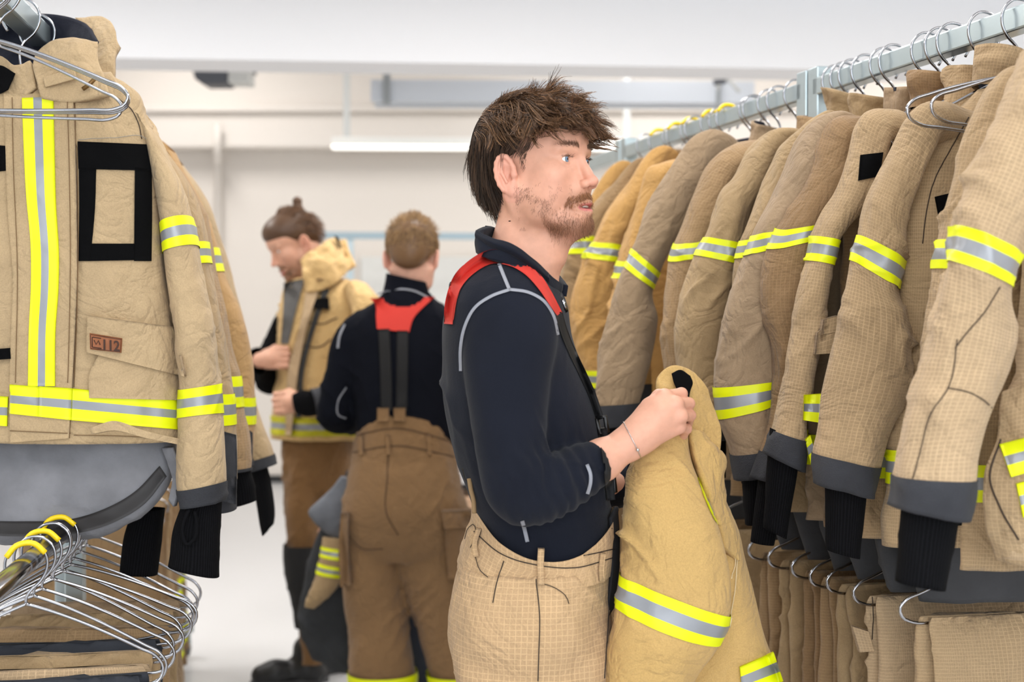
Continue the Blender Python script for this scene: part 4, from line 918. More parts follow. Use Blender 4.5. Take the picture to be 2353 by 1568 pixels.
def head_sdf(s, o, R, sc=1., jaw=1.):
    def w(x, y, z): return o+R@np.array([x, y, z])*sc
    def E(c, r, k=.008, typ='u', Rl=None): s.ell(w(*c), np.array(r)*sc, R if Rl is None else R@Rl, k*sc, typ)
    def K(a, b, ra, rb, k=.008, typ='u'): s.cone(w(*a), w(*b), ra*sc, rb*sc, k*sc, typ)
    E((-.010, 0, .030), (.094, .074, .080))
    E((.033, 0, .028), (.060, .064, .058), .02)
    E((.030, 0, -.035), (.060, .060, .068), .02)
    E((.066, 0, -.058), (.035, .030, .036), .02)
    for y in (-1, 1):
        K((-.002, y*.056, -.050), (.030, y*.046, -.088), .016, .015, .02)
        K((.030, y*.046, -.088), (.076, y*.016, -.108), .015, .014, .016)
        E((.060, y*.043, -.027), (.026, .022, .024), .018)
        E((.042, y*.040, -.058), (.032, .022, .030), .02)
        K((.084, y*.010, .016), (.073, y*.044, .017), .0085, .008, .012)
    K((.05, 0, -.09), (.078, 0, -.103), .03, .016, .02)
    E((.0865, 0, -.108), (.0165, .022, .016), .010)
    K((.087, 0, .006), (.1095, 0, -.036), .0065, .0085, .010)
    E((.1125, 0, -.0385), (.0095, .0095, .0085), .006)
    for y in (-1, 1):
        E((.1035, y*.0115, -.0425), (.0095, .0065, .0075), .004)
        E((.094, y*.033, -.0015), (.015, .017, .0095), .010, 's')
        E((.0715, y*.032, -.001), (.0140, .0146, .0138), .003)
        E((.089, y*.0325, -.0012), (.014, .0132, .0048), .0012, 's')
        E((.1065, y*.0062, -.0495), (.0055, .0032, .0042), .002, 's')
    # lips
    for y in (-1, 1):
        K((.103, y*.003, -.0735), (.0885, y*.0235, -.0790), .0052, .0030, .004)
        K((.1015, 0, -.0885), (.0880, y*.0215, -.0815), .0068, .0032, .004)
    E((.107, 0, -.0808), (.016, .0185, .0036), .002, 's')
    # ears
    for y in (-1, 1):
        a = y*.45; ca, sa = math.cos(a), math.sin(a); Rz = np.array([[ca, -sa, 0], [sa, ca, 0], [0, 0, 1]]).T; Rt = np.array([[math.cos(.18), 0, -math.sin(.18)], [0, 1, 0], [math.sin(.18), 0, math.cos(.18)]])
        Re = Rz@Rt; c = np.array([-.010, y*.078, -.022])
        def el(x, z, dy=0.): return tuple(c+Re@np.array([x, y*dy, z]))
        s.ell(w(*c), np.array([.0165, .0048, .028])*sc, R@Re, .004*sc)
        s.ell(w(*el(.001, -.002, .0075)), np.array([.0115, .0085, .019])*sc, R@Re, .003*sc, 's')
        s.ell(w(*el(.0065, -.007, .0005)), np.array([.0045, .006, .006])*sc, R@Re, .002*sc, 's')
        rim = [el(.0125*math.cos(t)*1.25-.0, .031*math.sin(t), .003) for t in np.linspace(-.15, PI*1.30, 11)]
        s.chain([w(*q) for q in rim], [.0040*sc]*11, .003*sc)
        s.ell(w(*el(.006, -.028, .001)), np.array([.007, .0045, .009])*sc, R@Re, .005*sc)
        s.ell(w(*el(.012, -.004, .002)), np.array([.004, .004, .006])*sc, R@Re, .004*sc)
        s.chain([w(*el(-.002, .018, .003)), w(*el(-.006, .004, .004)), w(*el(-.001, -.014, .004))], [.0026*sc]*3, .003*sc)
    return w
def smooth01(x, a, b): t = np.clip((x-a)/(b-a), 0, 1); return t*t*(3-2*t)
def skin_mat():
    t = NT('skin'); b = t.b; a = t.n('ShaderNodeAttribute', attribute_name='Col')
    tc = t.n('ShaderNodeTexCoord'); v = t.rng(t.noise(60, tc.outputs['Object'], 4), .3, .7, .94, 1.06)
    t.l(t.mix(1., a.outputs['Color'], v, 'MULTIPLY'), b.inputs['Base Color'])
    b.inputs['Roughness'].default_value = .48; b.inputs['Specular IOR Level'].default_value = .35
    b.inputs['Subsurface Weight'].default_value = .08; b.inputs['Subsurface Radius'].default_value = (.010, .004, .002); b.inputs['Subsurface Scale'].default_value = 1.
    t.l(t.bump(t.noise(700, tc.outputs['Object'], 3), .25, .0006), b.inputs['Normal']); return t.m
SKIN = skin_mat()
def hair_mat():
    t = NT('hair'); b = t.b; a = t.n('ShaderNodeAttribute', attribute_name='Col'); t.l(a.outputs['Color'], b.inputs['Base Color'])
    b.inputs['Roughness'].default_value = .42; b.inputs['Specular IOR Level'].default_value = .35; return t.m
HAIR = hair_mat()
def lin(c): return np.array(srgb(c))
def skin_color(V, o, R, sc=1., beard=(150, 104, 74), brow=(92, 68, 52), bd=1., base=(222, 166, 140)):
    q = ((V-o)@R)/sc; x, y, z = q[:, 0], q[:, 1], q[:, 2]; n = len(V)
    c = np.tile(lin(base), (n, 1))
    def mixin(col, m): 
        nonlocal c; m = np.clip(m, 0, 1)[:, None]; c = c*(1-m)+lin(col)*m
    nz = fbm(q*30, 3, 3)
    mixin((214, 150, 130), .5*np.exp(-(((y**2)**.5-.04)**2+(z+.038)**2+(x-.065)**2)/.022**2))
    mixin((212, 138, 118), .7*np.exp(-((x-.112)**2+y**2+(z+.04)**2)/.013**2))
    ear = (np.abs(y) > .071) & (x < .02) & (x > -.05) & (z > -.07) & (z < .03)
    mixin((222, 156, 136), .5*ear)
    lip = np.exp(-((z+.081-.25*np.abs(y)*0)**2)/.0085**2*1.0)*np.exp(-(y/.0225)**4)*(x > .085)
    lipm = smooth01(lip, .42, .62)
    brm = smooth01(-z, .045, .07)*smooth01(x, -.02, .02)*smooth01(z, -.150, -.112)
    jawm = brm*(.35+.5*nz)*smooth01(-z, .04, .085)
    mixin(beard, bd*np.clip(jawm, 0, .5))
    mou = np.exp(-((z+.062)/.009)**2)*np.exp(-(y/.03)**4)*(x > .075); mixin(beard, bd*.75*mou)
    chn = np.exp(-((z+.112)/.016)**2)*np.exp(-(y/.04)**4)*(x > .05); mixin(beard, bd*.5*chn)
    mixin((200, 112, 106), lipm*.9)
    bw = np.exp(-((z-.0235-.10*np.abs(np.abs(y)-.012)+1.3*(np.abs(y)-.012)**2*2)/.0042)**2)*smooth01(np.abs(y), .010, .016)*smooth01(-np.abs(y), -.052, -.040)*(x > .05)
    mixin(brow, .35*bw)
    mixin((120, 70, 62), .8*(np.exp(-((z+.0808)/.0022)**2)*(np.abs(y) < .018)*(x > .07)*(x < .100)))
    return c
def eyes(o, R, par, iris=(110, 140, 165), gaze=(0, 0), sc=1.):
    for y in (-1, 1):
        c = o+R@np.array([.0715, y*.032, -.001])*sc; r = .0124*sc
        g = R@frame((math.cos(gaze[1])*math.cos(gaze[0]), math.cos(gaze[1])*math.sin(gaze[0]), math.sin(gaze[1])))
        th = np.linspace(0, PI, 40); ph = np.arange(40)*2*PI/40
        T_, Ph = np.meshgrid(th, ph, indexing='ij'); L = np.stack([np.cos(T_), np.sin(T_)*np.cos(Ph), np.sin(T_)*np.sin(Ph)], -1)
        V = c+(L.reshape(-1, 3)@g.T)*r; tt = T_.ravel(); col = np.tile(lin((236, 232, 228)), (len(V), 1))
        col[tt < .50] = lin(tuple(x*.55 for x in iris)); col[tt < .45] = lin(iris); col[tt < .26] = lin(tuple(min(255, x*1.15) for x in iris)); col[tt < .17] = lin((8, 8, 10))
        F = gridF(40, 40, True)
        mk('eyeball', V, F, EYE, par, col=col)
def eye_mat():
    t = NT('eye'); a = t.n('ShaderNodeAttribute', attribute_name='Col'); t.l(a.outputs['Color'], t.b.inputs['Base Color'])
    t.b.inputs['Roughness'].default_value = .08; t.b.inputs['Coat Weight'].default_value = .6; return t.m
EYE = eye_mat()
def strands(name, paths, r0, r1, cols, par, mat=None):
    """paths (n,k,3); thin three-sided tapering hairs in one mesh"""
    Pt = np.asarray(paths); n, k, _ = Pt.shape
    T = np.gradient(Pt, axis=1); T /= np.linalg.norm(T, axis=-1)[..., None]+1e-12
    rs = np.random.RandomState(1); a = rs.normal(size=(n, 1, 3)); U = np.cross(T, a); U /= np.linalg.norm(U, axis=-1)[..., None]+1e-12; Wv = np.cross(T, U)
    rr = np.linspace(1, 0, k)[None, :, None]**.6*(r0-r1)+r1
    V = np.stack([Pt+rr*(U*math.cos(t)+Wv*math.sin(t)) for t in (0, 2.094, 4.189)], 2)   # n,k,3,3
    base = (np.arange(n)*k*3)[:, None, None]; i = (np.arange(k-1)*3)[None, :, None]; j = np.arange(3)[None, None]; j2 = (j+1) % 3
    F = np.stack([base+i+j, base+i+j2, base+i+3+j2, base+i+3+j], -1).reshape(-1, 4)
    C_ = np.repeat(np.asarray(cols)[:, None], k*3, 1).reshape(-1, 4)
    return mk(name, V.reshape(-1, 3), F, mat or HAIR, par, col=C_)
def remesh(parts, voxel, smooth_it=4):
    """one continuous surface from overlapping closed tubes"""
    VV, FF, o = [], [], 0
    for V, F in parts: VV.append(V); FF += [tuple(int(x)+o for x in f) for f in F]; o += len(V)
    me = bpy.data.meshes.new('t'); me.from_pydata(np.concatenate(VV).tolist(), [], FF); me.update()
    ob = bpy.data.objects.new('t', me); C.objects.link(ob)
    m = ob.modifiers.new('r', 'REMESH'); m.mode = 'VOXEL'; m.voxel_size = voxel
    m = ob.modifiers.new('s', 'SMOOTH'); m.iterations = smooth_it; m.factor = .5
    bpy.context.view_layer.update()
    m2 = bpy.data.meshes.new_from_object(ob.evaluated_get(bpy.context.evaluated_depsgraph_get()))
    V = np.zeros(len(m2.vertices)*3); m2.vertices.foreach_get('co', V); F = [tuple(p.vertices) for p in m2.polygons]
    N = np.zeros(len(m2.vertices)*3); m2.vertices.foreach_get('normal', N)
    bpy.data.objects.remove(ob); return V.reshape(-1, 3), F, N.reshape(-1, 3)
def solid(T, nu=40, nv=40, off=0.):
    """closed mesh of a tube for remeshing"""
    U, Vv = np.meshgrid(np.arange(nu)/nu, np.linspace(0, 1, nv)); G = T.ev(U, Vv, off); n = nu*nv
    V = np.concatenate([G.reshape(-1, 3), G[0].mean(0)[None], G[-1].mean(0)[None]]); F = [tuple(f) for f in gridF(nv, nu, True).tolist()]
    F += [(n, (j+1) % nu, j) for j in range(nu)]+[(n+1, (nv-1)*nu+j, (nv-1)*nu+(j+1) % nu) for j in range(nu)]
    return V, F
def ring3(pts, r, e=2.0, n=None, **kw):
    """tube through world points with radii r (or (ra, rb)); round limb"""
    pts = np.array(pts, float); T = np.gradient(pts, axis=0); T /= np.linalg.norm(T, axis=1)[:, None]
    A = np.cross(T, (0, 1, 0.02)); A /= np.linalg.norm(A, axis=1)[:, None]; B = np.cross(A, T)
    ra = np.array([q[0] if np.ndim(q) else q for q in r]); rb = np.array([q[1] if np.ndim(q) else q for q in r])
    return Tube(pts, A*ra[:, None], B*rb[:, None], e=e, **kw)
FLEECE = M('navy_fleece', (23, 26, 36), .9, spec=.15, bumpscale=350, bs=.5, sheen=.07, var=.12)
THR = M('grey_flatlock_thread', (150, 152, 160), .8, bumpscale=900, bs=.8)
RED = M('red_brace', (206, 52, 40), .75, bumpscale=250, bs=.35)
WEB = M('black_webbing', (14, 14, 16), .8, bumpscale=500, bs=.4)
BUC = M('black_buckle', (12, 12, 13), .35)
TRM = FAB('trouser_ripstop', (186, 154, 116), .30, pitch=.0095, wear=.12)
HJ = FAB('held_ochre', (200, 164, 104), wear=.06, tuft=.32)
# ================================================================ the man in front
D0 = 2.45
SC = FPX/D0
hc = P(1233, 378, D0); yaw = math.radians(35)
HR = frame((math.cos(yaw), -math.sin(yaw), .03))
man = root('person', [hc[0]-.02, D0, 0], 'man with tousled brown hair, moustache, navy sweater and red braces, holding a jacket', 'person')
s = SDF(); hw_ = head_sdf(s, hc, HR)
nb = hc+np.array([-.030, .0, -.215])
s.cone(hc+[-.008, 0, -.055], hc+[-.022, 0, -.150], .052, .054, .03)
s.cone(hc+[-.022, 0, -.150], nb, .054, .062, .02)
s.cone(hw_(-.012, -.062, -.055), P(1262, 600, D0-.035), .011, .010, .016)           # neck tendon
s.cone(hw_(.07, 0, -.105), hc+[.012, -.0, -.155], .018, .030, .03)                    # under the chin
s.ell(hc+[.030, -.015, -.160], (.016, .014, .016), None, .02)
pel = P(1240, 1330, D0+.03)
s.chain([nb, P(1185, 760, D0), P(1215, 1000, D0), pel], [.06, .085, .085, .09], .03)
# near arm: shoulder, elbow, wrist
sh = P(1165, 730, 2.33); elb = P(1175, 1120, 2.30); wr = P(1447, 1018, 2.33)
s.chain([P(1185, 745, 2.42), sh, elb], [.05, .045, .03], .03)
fm = P(1382, 1058, 2.325)
s.chain([elb, P(1195, 1135, 2.30), P(1300, 1105, 2.31), fm, wr], [.03, .03, .03, .0335, .0245], .012)
s.ell(wr+[0, 0, 0], (.030, .0215, .0235), None, .012)
# hand: back of the palm, knuckles, fingers closing over the cloth
kn = [P(1527, 913, 2.335), P(1553, 930, 2.325), P(1563, 957, 2.325), P(1560, 982, 2.335)]
pm = P(1475, 995, 2.335)
s.chain([wr, pm, P(1520, 950, 2.335)], [.026, .030, .030], .014)
for i, k_ in enumerate(kn):
    s.cone(P(1462, 1000+6*i, 2.335), k_, .017, .0125 if i < 3 else .0115, .010)
s.ell(P(1512, 958, 2.342), (.038, .020, .034), frame((.8, 0, .5)), .014)
pip = [P(1566, 905, 2.358), P(1583, 928, 2.356), P(1586, 955, 2.356), P(1578, 986, 2.358)]
dip = [P(1563, 922, 2.392), P(1578, 947, 2.394), P(1580, 973, 2.392), P(1570, 1000, 2.386)]
tip = [P(1538, 935, 2.402), P(1555, 960, 2.405), P(1556, 984, 2.402), P(1550, 1006, 2.396)]
for i in range(4):
    w_ = (1, 1, .95, .85)[i]
    s.chain([kn[i], pip[i], dip[i], tip[i]], [.0112*w_, .0098*w_, .0088*w_, .0078*w_], .0035)
    s.ell(kn[i]+[0, -.003, .002], np.array([.0105, .0095, .0105])*w_, None, .008)
s.chain([P(1465, 985, 2.352), P(1492, 935, 2.372), P(1515, 912, 2.385), P(1540, 908, 2.388)], [.018, .0135, .0115, .0095], .008)
# far arm and hand, behind the held jacket
sh2 = P(1195, 735, 2.62); el2 = P(1235, 1120, 2.66); wr2 = P(1500, 1110, 2.60)
s.chain([P(1190, 740, 2.5), sh2, el2, wr2], [.05, .048, .04, .025], .02)
s.ell(P(1545, 1098, 2.58), (.045, .015, .035), None, .012)
for i in range(4): s.chain([P(1565, 1075+18*i, 2.58), P(1595, 1070+20*i, 2.56), P(1600, 1085+18*i, 2.535)], [.011, .0098, .0085], .004)
s.chain([P(1515, 1085, 2.58), P(1540, 1055, 2.56), P(1565, 1050, 2.54)], [.015, .012, .0095], .008)
# legs under the trousers
for dy in (-.095, .095):
    s.chain([pel, P(1225, 1420, D0+.03+dy), P(1195, 1980, D0+.03+dy), [P(1175, 1980, D0+.03+dy)[0], D0+.03+dy, .09]], [.085, .075, .05, .04], .03)
    a_ = np.array([P(1175, 1980, D0+.03+dy)[0], D0+.03+dy, .05]); s.cone(a_, a_+[.13, 0, -.015], .038, .028, .02)
V, F = nets(s, hc+[-.75, -.35, -1.75], hc+[.75, .45, .16], .00165)
col = skin_color(V, hc, HR, bd=.8)
hq = np.linalg.norm(V-P(1540, 950, 2.34), axis=1) < .14
kk = np.min([np.linalg.norm(V-q, axis=1) for q in kn+pip], axis=0)
m_ = (hq*np.exp(-(kk/.011)**2)*.45)[:, None]; col = col*(1-m_)+lin((222, 150, 132))*m_
armm = (V[:, 0] > hc[0]+.09) & (V[:, 2] < hc[2]-.25)
col[armm] = col[armm]*.5+lin((228, 184, 158))*.5 if False else col[armm]
body = mk('body', V, F, SKIN, man, col=col)
print('body verts', len(V))
BODYB = bvh_of([body])
eyes(hc, HR, man, gaze=(.04, .02))
# teeth
wire('teeth', [hw_(.083, -.017, -.0785), hw_(.094, -.009, -.0785), hw_(.0965, 0, -.0785), hw_(.094, .009, -.0785), hw_(.083, .017, -.0785)], .0030, M('teeth', (228, 220, 205), .3), man, n=8, sm=20)
# --------------------------------------------------- hair of the front man
rs = np.random.RandomState(4)
def loc(V): return (V-hc)@HR
ellc = np.array([-.010, 0, .030]); ellr = np.array([.094, .074, .080])
def push(p, m):
    q = (p-ellc)/(ellr+m[:, None]); n = np.linalg.norm(q, axis=1); inside = n < 1
    p = p.copy(); p[inside] = ellc+q[inside]/n[inside][:, None]*(ellr+m[:, None])[inside]; return p
def hairline(q):
    x, y, z = q[:, 0], q[:, 1], q[:, 2]; ay = np.abs(y)
    zmin = np.interp(x, [-.11, -.06, -.035, -.028, -.012, .012, .020, .034, .05, .075, .10], [-.085, -.095, -.085, .0, .022, .012, -.012, .030, .046, .060, .058])
    return z > zmin
def grow(n, L, kseg, flow, seed, lift, curl=.0, sel=None, cf=60, clump=.0, nl=.7):
    rs = np.random.RandomState(seed); out = []
    d = rs.normal(size=(n*6, 3)); d /= np.linalg.norm(d, axis=1)[:, None]
    q = ellc+d*ellr*1.0; ok = hairline(q)
    if sel is not None: ok &= sel(q)
    q = q[ok][:n]; n = len(q); nrm = (q-ellc)/ellr**2; nrm /= np.linalg.norm(nrm, axis=1)[:, None]
    if clump: ctr = q[rs.randint(0, n, max(6, n//26))]
    layer = lift*(.15+.85*rs.rand(n)); Ls = L(q)*(.7+.5*rs.rand(n)); pts = [q]
    dr = nrm*nl+flow(q, 0.)*.6+rs.normal(size=(n, 3))*.12
    if clump:
        ci = np.argmin(np.linalg.norm(q[:, None]-ctr[None], axis=2), axis=1); coff = np.random.RandomState(seed+1).normal(size=(len(ctr), 3))
    p = q.copy()
    for k in range(kseg):
        t = k/kseg; f = flow(p, t); dr = dr*.55+f*.5
        if clump: dr = dr+coff[ci]*clump*(.3+t)
        if curl:
            sd = p*cf; dr = dr+np.stack([noise(sd, seed+5), noise(sd+7, seed+6), noise(sd+13, seed+7)], -1)*curl*(.3+t)
        dr /= np.linalg.norm(dr, axis=1)[:, None]; p = p+dr*(Ls/kseg)[:, None]
        p = push(p, layer*min(1, (k+1)/3)); pts.append(p)
    return np.stack(pts, 1)
def to_w(Pp): return hc+Pp@HR.T
def tone(n, seed, dark, light, pw=1.3):
    r_ = np.random.RandomState(seed).rand(n, 1)**pw; return lin(dark)*(1-r_)+lin(light)*r_
def f_top(p, t):
    y = p[:, 1]; n = len(p); f = np.zeros((n, 3)); f[:, 0] = .95-.35*smooth01(p[:, 0], .07, .12); f[:, 1] = -.25+.5*np.sign(y)*smooth01(np.abs(y), .02, .07)
    f[:, 2] = -.12-.55*smooth01(p[:, 0], .06, .12)-.7*smooth01(np.abs(y), .055, .09)+1.3*smooth01(-p[:, 2], -.046, -.028)*(p[:, 0] > .03); return f
def f_back(p, t):
    f = np.zeros((len(p), 3)); f[:, 0] = -.35*smooth01(p[:, 2], -.01, .05)+.42*smooth01(-p[:, 2], .0, .07); f[:, 2] = -1.0; f[:, 1] = p[:, 1]*-3.0; return f
def f_side(p, t):
    f = np.zeros((len(p), 3)); f[:, 0] = -.55; f[:, 2] = -.9; return f
hd = SDF()   # scalp mass under the strands
for q_, r_ in (((-.018, 0, .038), (.093, .079, .079)), ((.028, 0, .062), (.066, .066, .050)), ((-.058, 0, -.018), (.048, .060, .068)), ((.070, .0, .078), (.040, .052, .026))):
    hd.ell(hc+HR@np.array(q_), r_, HR, .018)
hd.ell(hc+HR@np.array([.080, 0, -.03]), (.085, .12, .068), HR, .020, 's')
for y in (-1, 1): hd.ell(hc+HR@np.array([.0, y*.085, -.042]), (.034, .035, .052), HR, .008, 's')
Vh, Fh = nets(hd, hc+[-.16, -.16, -.14], hc+[.19, .16, .16], .0026)
okf = loc(Vh)[:, 2][Fh].min(1) > -.086; Fh = Fh[okf]; uq, inv = np.unique(Fh, return_inverse=True); Vh = Vh[uq]; Fh = inv.reshape(-1, 4)
ql = loc(Vh); nn = fbm(ql*[60, 60, 25], 8, 3)[:, None]*.003; Vh = Vh+((ql-ellc)/np.linalg.norm(ql-ellc, axis=1)[:, None]*nn)@HR.T
hm = mk('hair', Vh, Fh, HAIR, man, col=np.tile(lin((52, 37, 27)), (len(Vh), 1))*(1+.35*nn/.003*.5))
top = grow(7000, lambda q: .05+.03*smooth01(q[:, 0], -.03, .03)-.03*smooth01(q[:, 0], .04, .08), 11, f_top, 11, .021, nl=.4, curl=.38, cf=34, sel=lambda q: (q[:, 2] > .045) & (q[:, 0] > -.075), clump=.20)
strands('hair_strands', to_w(top), .00045, .00018, tone(len(top), 1, (58, 40, 28), (172, 128, 90), 1.7), hm)
fr_ = grow(2200, lambda q: .066-.018*smooth01(q[:, 0], .05, .085), 13, f_top, 17, .022, nl=.45, curl=.95, cf=60, sel=lambda q: (q[:, 2] > .05) & (q[:, 0] > .035), clump=.10)
strands('fringe_strands', to_w(fr_), .00042, .00016, tone(len(fr_), 2, (66, 46, 33), (150, 108, 78), 1.3), hm)
bk = grow(6500, lambda q: .04+.045*smooth01(-q[:, 0], .0, .06)*smooth01(q[:, 2], -.06, .0)+.02*smooth01(q[:, 2], 0, .08), 11, f_back, 13, .018, curl=.10, cf=30, sel=lambda q: q[:, 0] < -.005, clump=.05, nl=.3)
strands('hair_strands', to_w(bk), .00045, .00018, tone(len(bk), 3, (38, 27, 20), (98, 72, 52), 1.8), hm)
sd_ = grow(2200, lambda q: .012+.035*smooth01(q[:, 2], .01, .06), 7, f_side, 15, .007, curl=.2, sel=lambda q: (np.abs(q[:, 1]) > .045) & (q[:, 0] > -.05) & (q[:, 0] < .06))
strands('side_strands', to_w(sd_), .0004, .00018, tone(len(sd_), 5, (52, 38, 30), (120, 92, 72)), hm)
# face hair
def facial(name, n, mask, L, direc, dark, light, r=.00017, seed=0, curl=.25, par=man):
    rs = np.random.RandomState(seed); q = loc(V); near = (q[:, 2] > -.17) & (q[:, 2] < .06) & (q[:, 0] > -.03); idx = np.nonzero(near)[0]; w_ = mask(q[idx]); w_ = np.clip(w_, 0, 1)
    pk = idx[rs.rand(len(idx)) < w_*n/max(1, w_.sum())]; p = V[pk]; out = [p]; ql = loc(p)
    c_ = ellc+[0.02, 0, -.05]; nr = ql-c_; nr /= np.linalg.norm(nr, axis=1)[:, None]
    dr = (nr*.55+direc(ql)+rs.normal(size=ql.shape)*.25); dr /= np.linalg.norm(dr, axis=1)[:, None]; Ls = L*(.6+.7*rs.rand(len(p), 1)); x = ql
    pts = [x]
    for k in range(4): x = x+dr*Ls/4; dr = dr+rs.normal(size=dr.shape)*curl*.5+direc(x)*.2; dr /= np.linalg.norm(dr, axis=1)[:, None]; pts.append(x)
    return strands(name, to_w(np.stack(pts, 1)), r, r*.5, tone(len(p), seed, dark, light), par)
dn = lambda q: np.stack([0*q[:, 0]+.1, .5*np.sign(q[:, 1])*smooth01(np.abs(q[:, 1]), 0, .01), -.9+0*q[:, 0]], -1)
facial('moustache', 1500, lambda q: np.exp(-((q[:, 2]+.0615+.33*np.abs(q[:, 1]))/.0055)**2)*(np.abs(q[:, 1]) < .033)*(q[:, 0] > .072), .0070, dn, (120, 76, 46), (196, 140, 92), .0002, 3)
facial('beard', 2600, lambda q: (np.exp(-((q[:, 2]+.112)/.014)**2)*(q[:, 0] > .045)+.25*np.exp(-((q[:, 2]+.096)/.006)**2)*(np.abs(q[:, 1]) < .010)*(q[:, 0] > .09)), .006, dn, (108, 74, 52), (176, 124, 88), .00016, 5)
facial('jaw_stubble', 1500, lambda q: .5*smooth01(-q[:, 2], .035, .06)*(q[:, 2] > -.116)*(q[:, 0] > .005)*(np.abs(q[:, 1]) > .028)*(np.clip(.3+fbm(q*40, 4, 2)*2.2, 0, 1)), .006, dn, (84, 60, 46), (140, 104, 78), .00013, 7, curl=.9)
bd_ = lambda q: np.stack([0*q[:, 0]+.05, .9*np.sign(q[:, 1]), .25-8*np.clip(np.abs(q[:, 1])-.03, 0, 1)], -1)
facial('eyebrow', 460, lambda q: np.exp(-((q[:, 2]-.0225-.14*(np.abs(q[:, 1])-.014)+5.2*(np.abs(q[:, 1])-.018)**2)/.0028)**2)*(np.abs(q[:, 1]) > .012)*smooth01(-np.abs(q[:, 1]), -.058, -.030)*(q[:, 0] > .04), .008, bd_, (72, 54, 42), (128, 98, 74), .0002, 9, curl=.1)
facial('eyelashes', 90, lambda q: np.exp(-((q[:, 2]-.0035)/.0012)**2)*(np.abs(np.abs(q[:, 1])-.032) < .013)*(q[:, 0] > .076), .006, lambda q: np.stack([.9+0*q[:, 0], 0*q[:, 0], .3+0*q[:, 0]], -1), (40, 28, 22), (60, 45, 35), .0002, 12, curl=.05)
# --------------------------------------------------- sweater
tor = pxTube([(1132, 575, 1270, 640, D0), (1092, 598, 1290, 668, D0), (1042, 650, 1304, 705, D0), (1020, 730, 1313, 765, D0), (1016, 830, 1338, 840, D0+.01), (1022, 940, 1372, 940, D0+.01), (1046, 1050, 1392, 1045, D0+.02), (1074, 1130, 1400, 1130, D0+.02), (1095, 1200, 1404, 1200, D0+.03), (1105, 1330, 1402, 1330, D0+.03)],
             [.065, .12, .165, .185, .180, .168, .155, .148, .148, .15], e=2.25, amp=0, crease=0)
arm = pxTube([(1100, 640, 1262, 668, 2.37), (1068, 705, 1284, 722, 2.335), (1062, 790, 1285, 785, 2.32), (1072, 890, 1266, 878, 2.305), (1086, 985, 1256, 968, 2.295), (1098, 1075, 1254, 1020, 2.29), (1122, 1158, 1258, 1040, 2.285), (1172, 1204, 1266, 1044, 2.285), (1235, 1204, 1286, 1036, 2.29), (1312, 1168, 1322, 1022, 2.305), (1394, 1110, 1366, 1014, 2.325)],
             [.055, .064, .066, .062, .058, .056, .056, .055, .052, .047, .038], e=2.05, amp=0, crease=0)
arm2 = ring3([P(1190, 690, 2.56), P(1195, 750, 2.63), P(1215, 930, 2.67), P(1245, 1110, 2.68), P(1340, 1120, 2.66), P(1470, 1112, 2.61)], [.07, .068, .058, .054, .046, .036], amp=0, crease=0)
Vs, Fs, Ns = remesh([solid(tor, 64, 50), solid(arm, 48, 70), solid(arm2, 32, 40)], .0042, 5)
el_m = np.exp(-(np.linalg.norm(Vs-P(1285, 1110, 2.27), axis=1)/.075)**2); cr_m = np.exp(-(np.linalg.norm(Vs-P(1262, 1060, 2.27), axis=1)/.06)**2)
sd2 = np.stack([Vs[:, 0]*1.0, Vs[:, 1], Vs[:, 2]], -1)
fo = folds(Vs, 60, .0045, .002, (7, 7, 4))
# gathers across the forearm, running along its width
fdir = (P(1380, 1060, 2.32)-P(1200, 1130, 2.3)); fdir /= np.linalg.norm(fdir); sc_ = Vs@fdir
ga = np.sin(sc_*2*PI/.021+fbm(Vs*22, 9, 2)*3.0)*.0032*el_m + np.clip(ridge(np.stack([sc_*26, Vs[:, 2]*7, Vs[:, 1]*6], -1), 8), 0, 1)**2*.009*cr_m
stom = np.exp(-(((Vs-P(1330, 1180, 2.3))*[1, .5, 1.2])**2).sum(1)/.10**2); ga2 = np.clip(ridge(np.stack([Vs[:, 0]*6, Vs[:, 1]*4, Vs[:, 2]*24+Vs[:, 0]*5], -1), 18), 0, 1)**2*.007*stom
bkm = smooth01(-Vs[:, 0], -P(1090, 800, D0)[0], -P(1030, 800, D0)[0]); ga3 = np.clip(ridge(np.stack([Vs[:, 0]*8, Vs[:, 1]*4, Vs[:, 2]*12], -1), 28), 0, 1)**2*.006*bkm
cuffm = 1-np.exp(-(np.linalg.norm(Vs-P(1380, 1060, 2.32), axis=1)/.045)**4)
Vs = Vs+Ns*((fo+ga+ga2+ga3)*cuffm)[:, None]
sw = mk('sweater', Vs, Fs, FLEECE, man)
bvS = bvh_of([sw])
# collar of the sweater
sheet('sweater_collar', [[(1128, 520, 2.47), (1105, 522, 2.42), (1093, 532, 2.385), (1100, 545, 2.365), (1150, 556, 2.352), (1200, 580, 2.352), (1240, 610, 2.36), (1275, 640, 2.38), (1292, 655, 2.41)],
                         [(1120, 545, 2.47), (1098, 545, 2.42), (1090, 555, 2.38), (1104, 572, 2.352), (1150, 582, 2.335), (1200, 606, 2.337), (1240, 636, 2.348), (1272, 660, 2.37), (1290, 670, 2.405)],
                         [(1122, 575, 2.46), (1100, 575, 2.42), (1094, 580, 2.38), (1108, 590, 2.345), (1150, 600, 2.33), (1200, 625, 2.335), (1238, 655, 2.345), (1262, 676, 2.365), (1282, 678, 2.40)]], FLEECE, man, thick=.012, nu=60, nv=20, seed=41, amp=.003)
sheet('sweater_collar', [[(1128, 520, 2.47), (1150, 535, 2.54), (1200, 565, 2.57), (1260, 620, 2.54), (1292, 655, 2.44)], [(1118, 575, 2.46), (1150, 590, 2.55), (1200, 620, 2.57), (1262, 660, 2.54), (1288, 680, 2.44)]], FLEECE, man, thick=.010, nu=40, nv=14, seed=42, amp=.002)
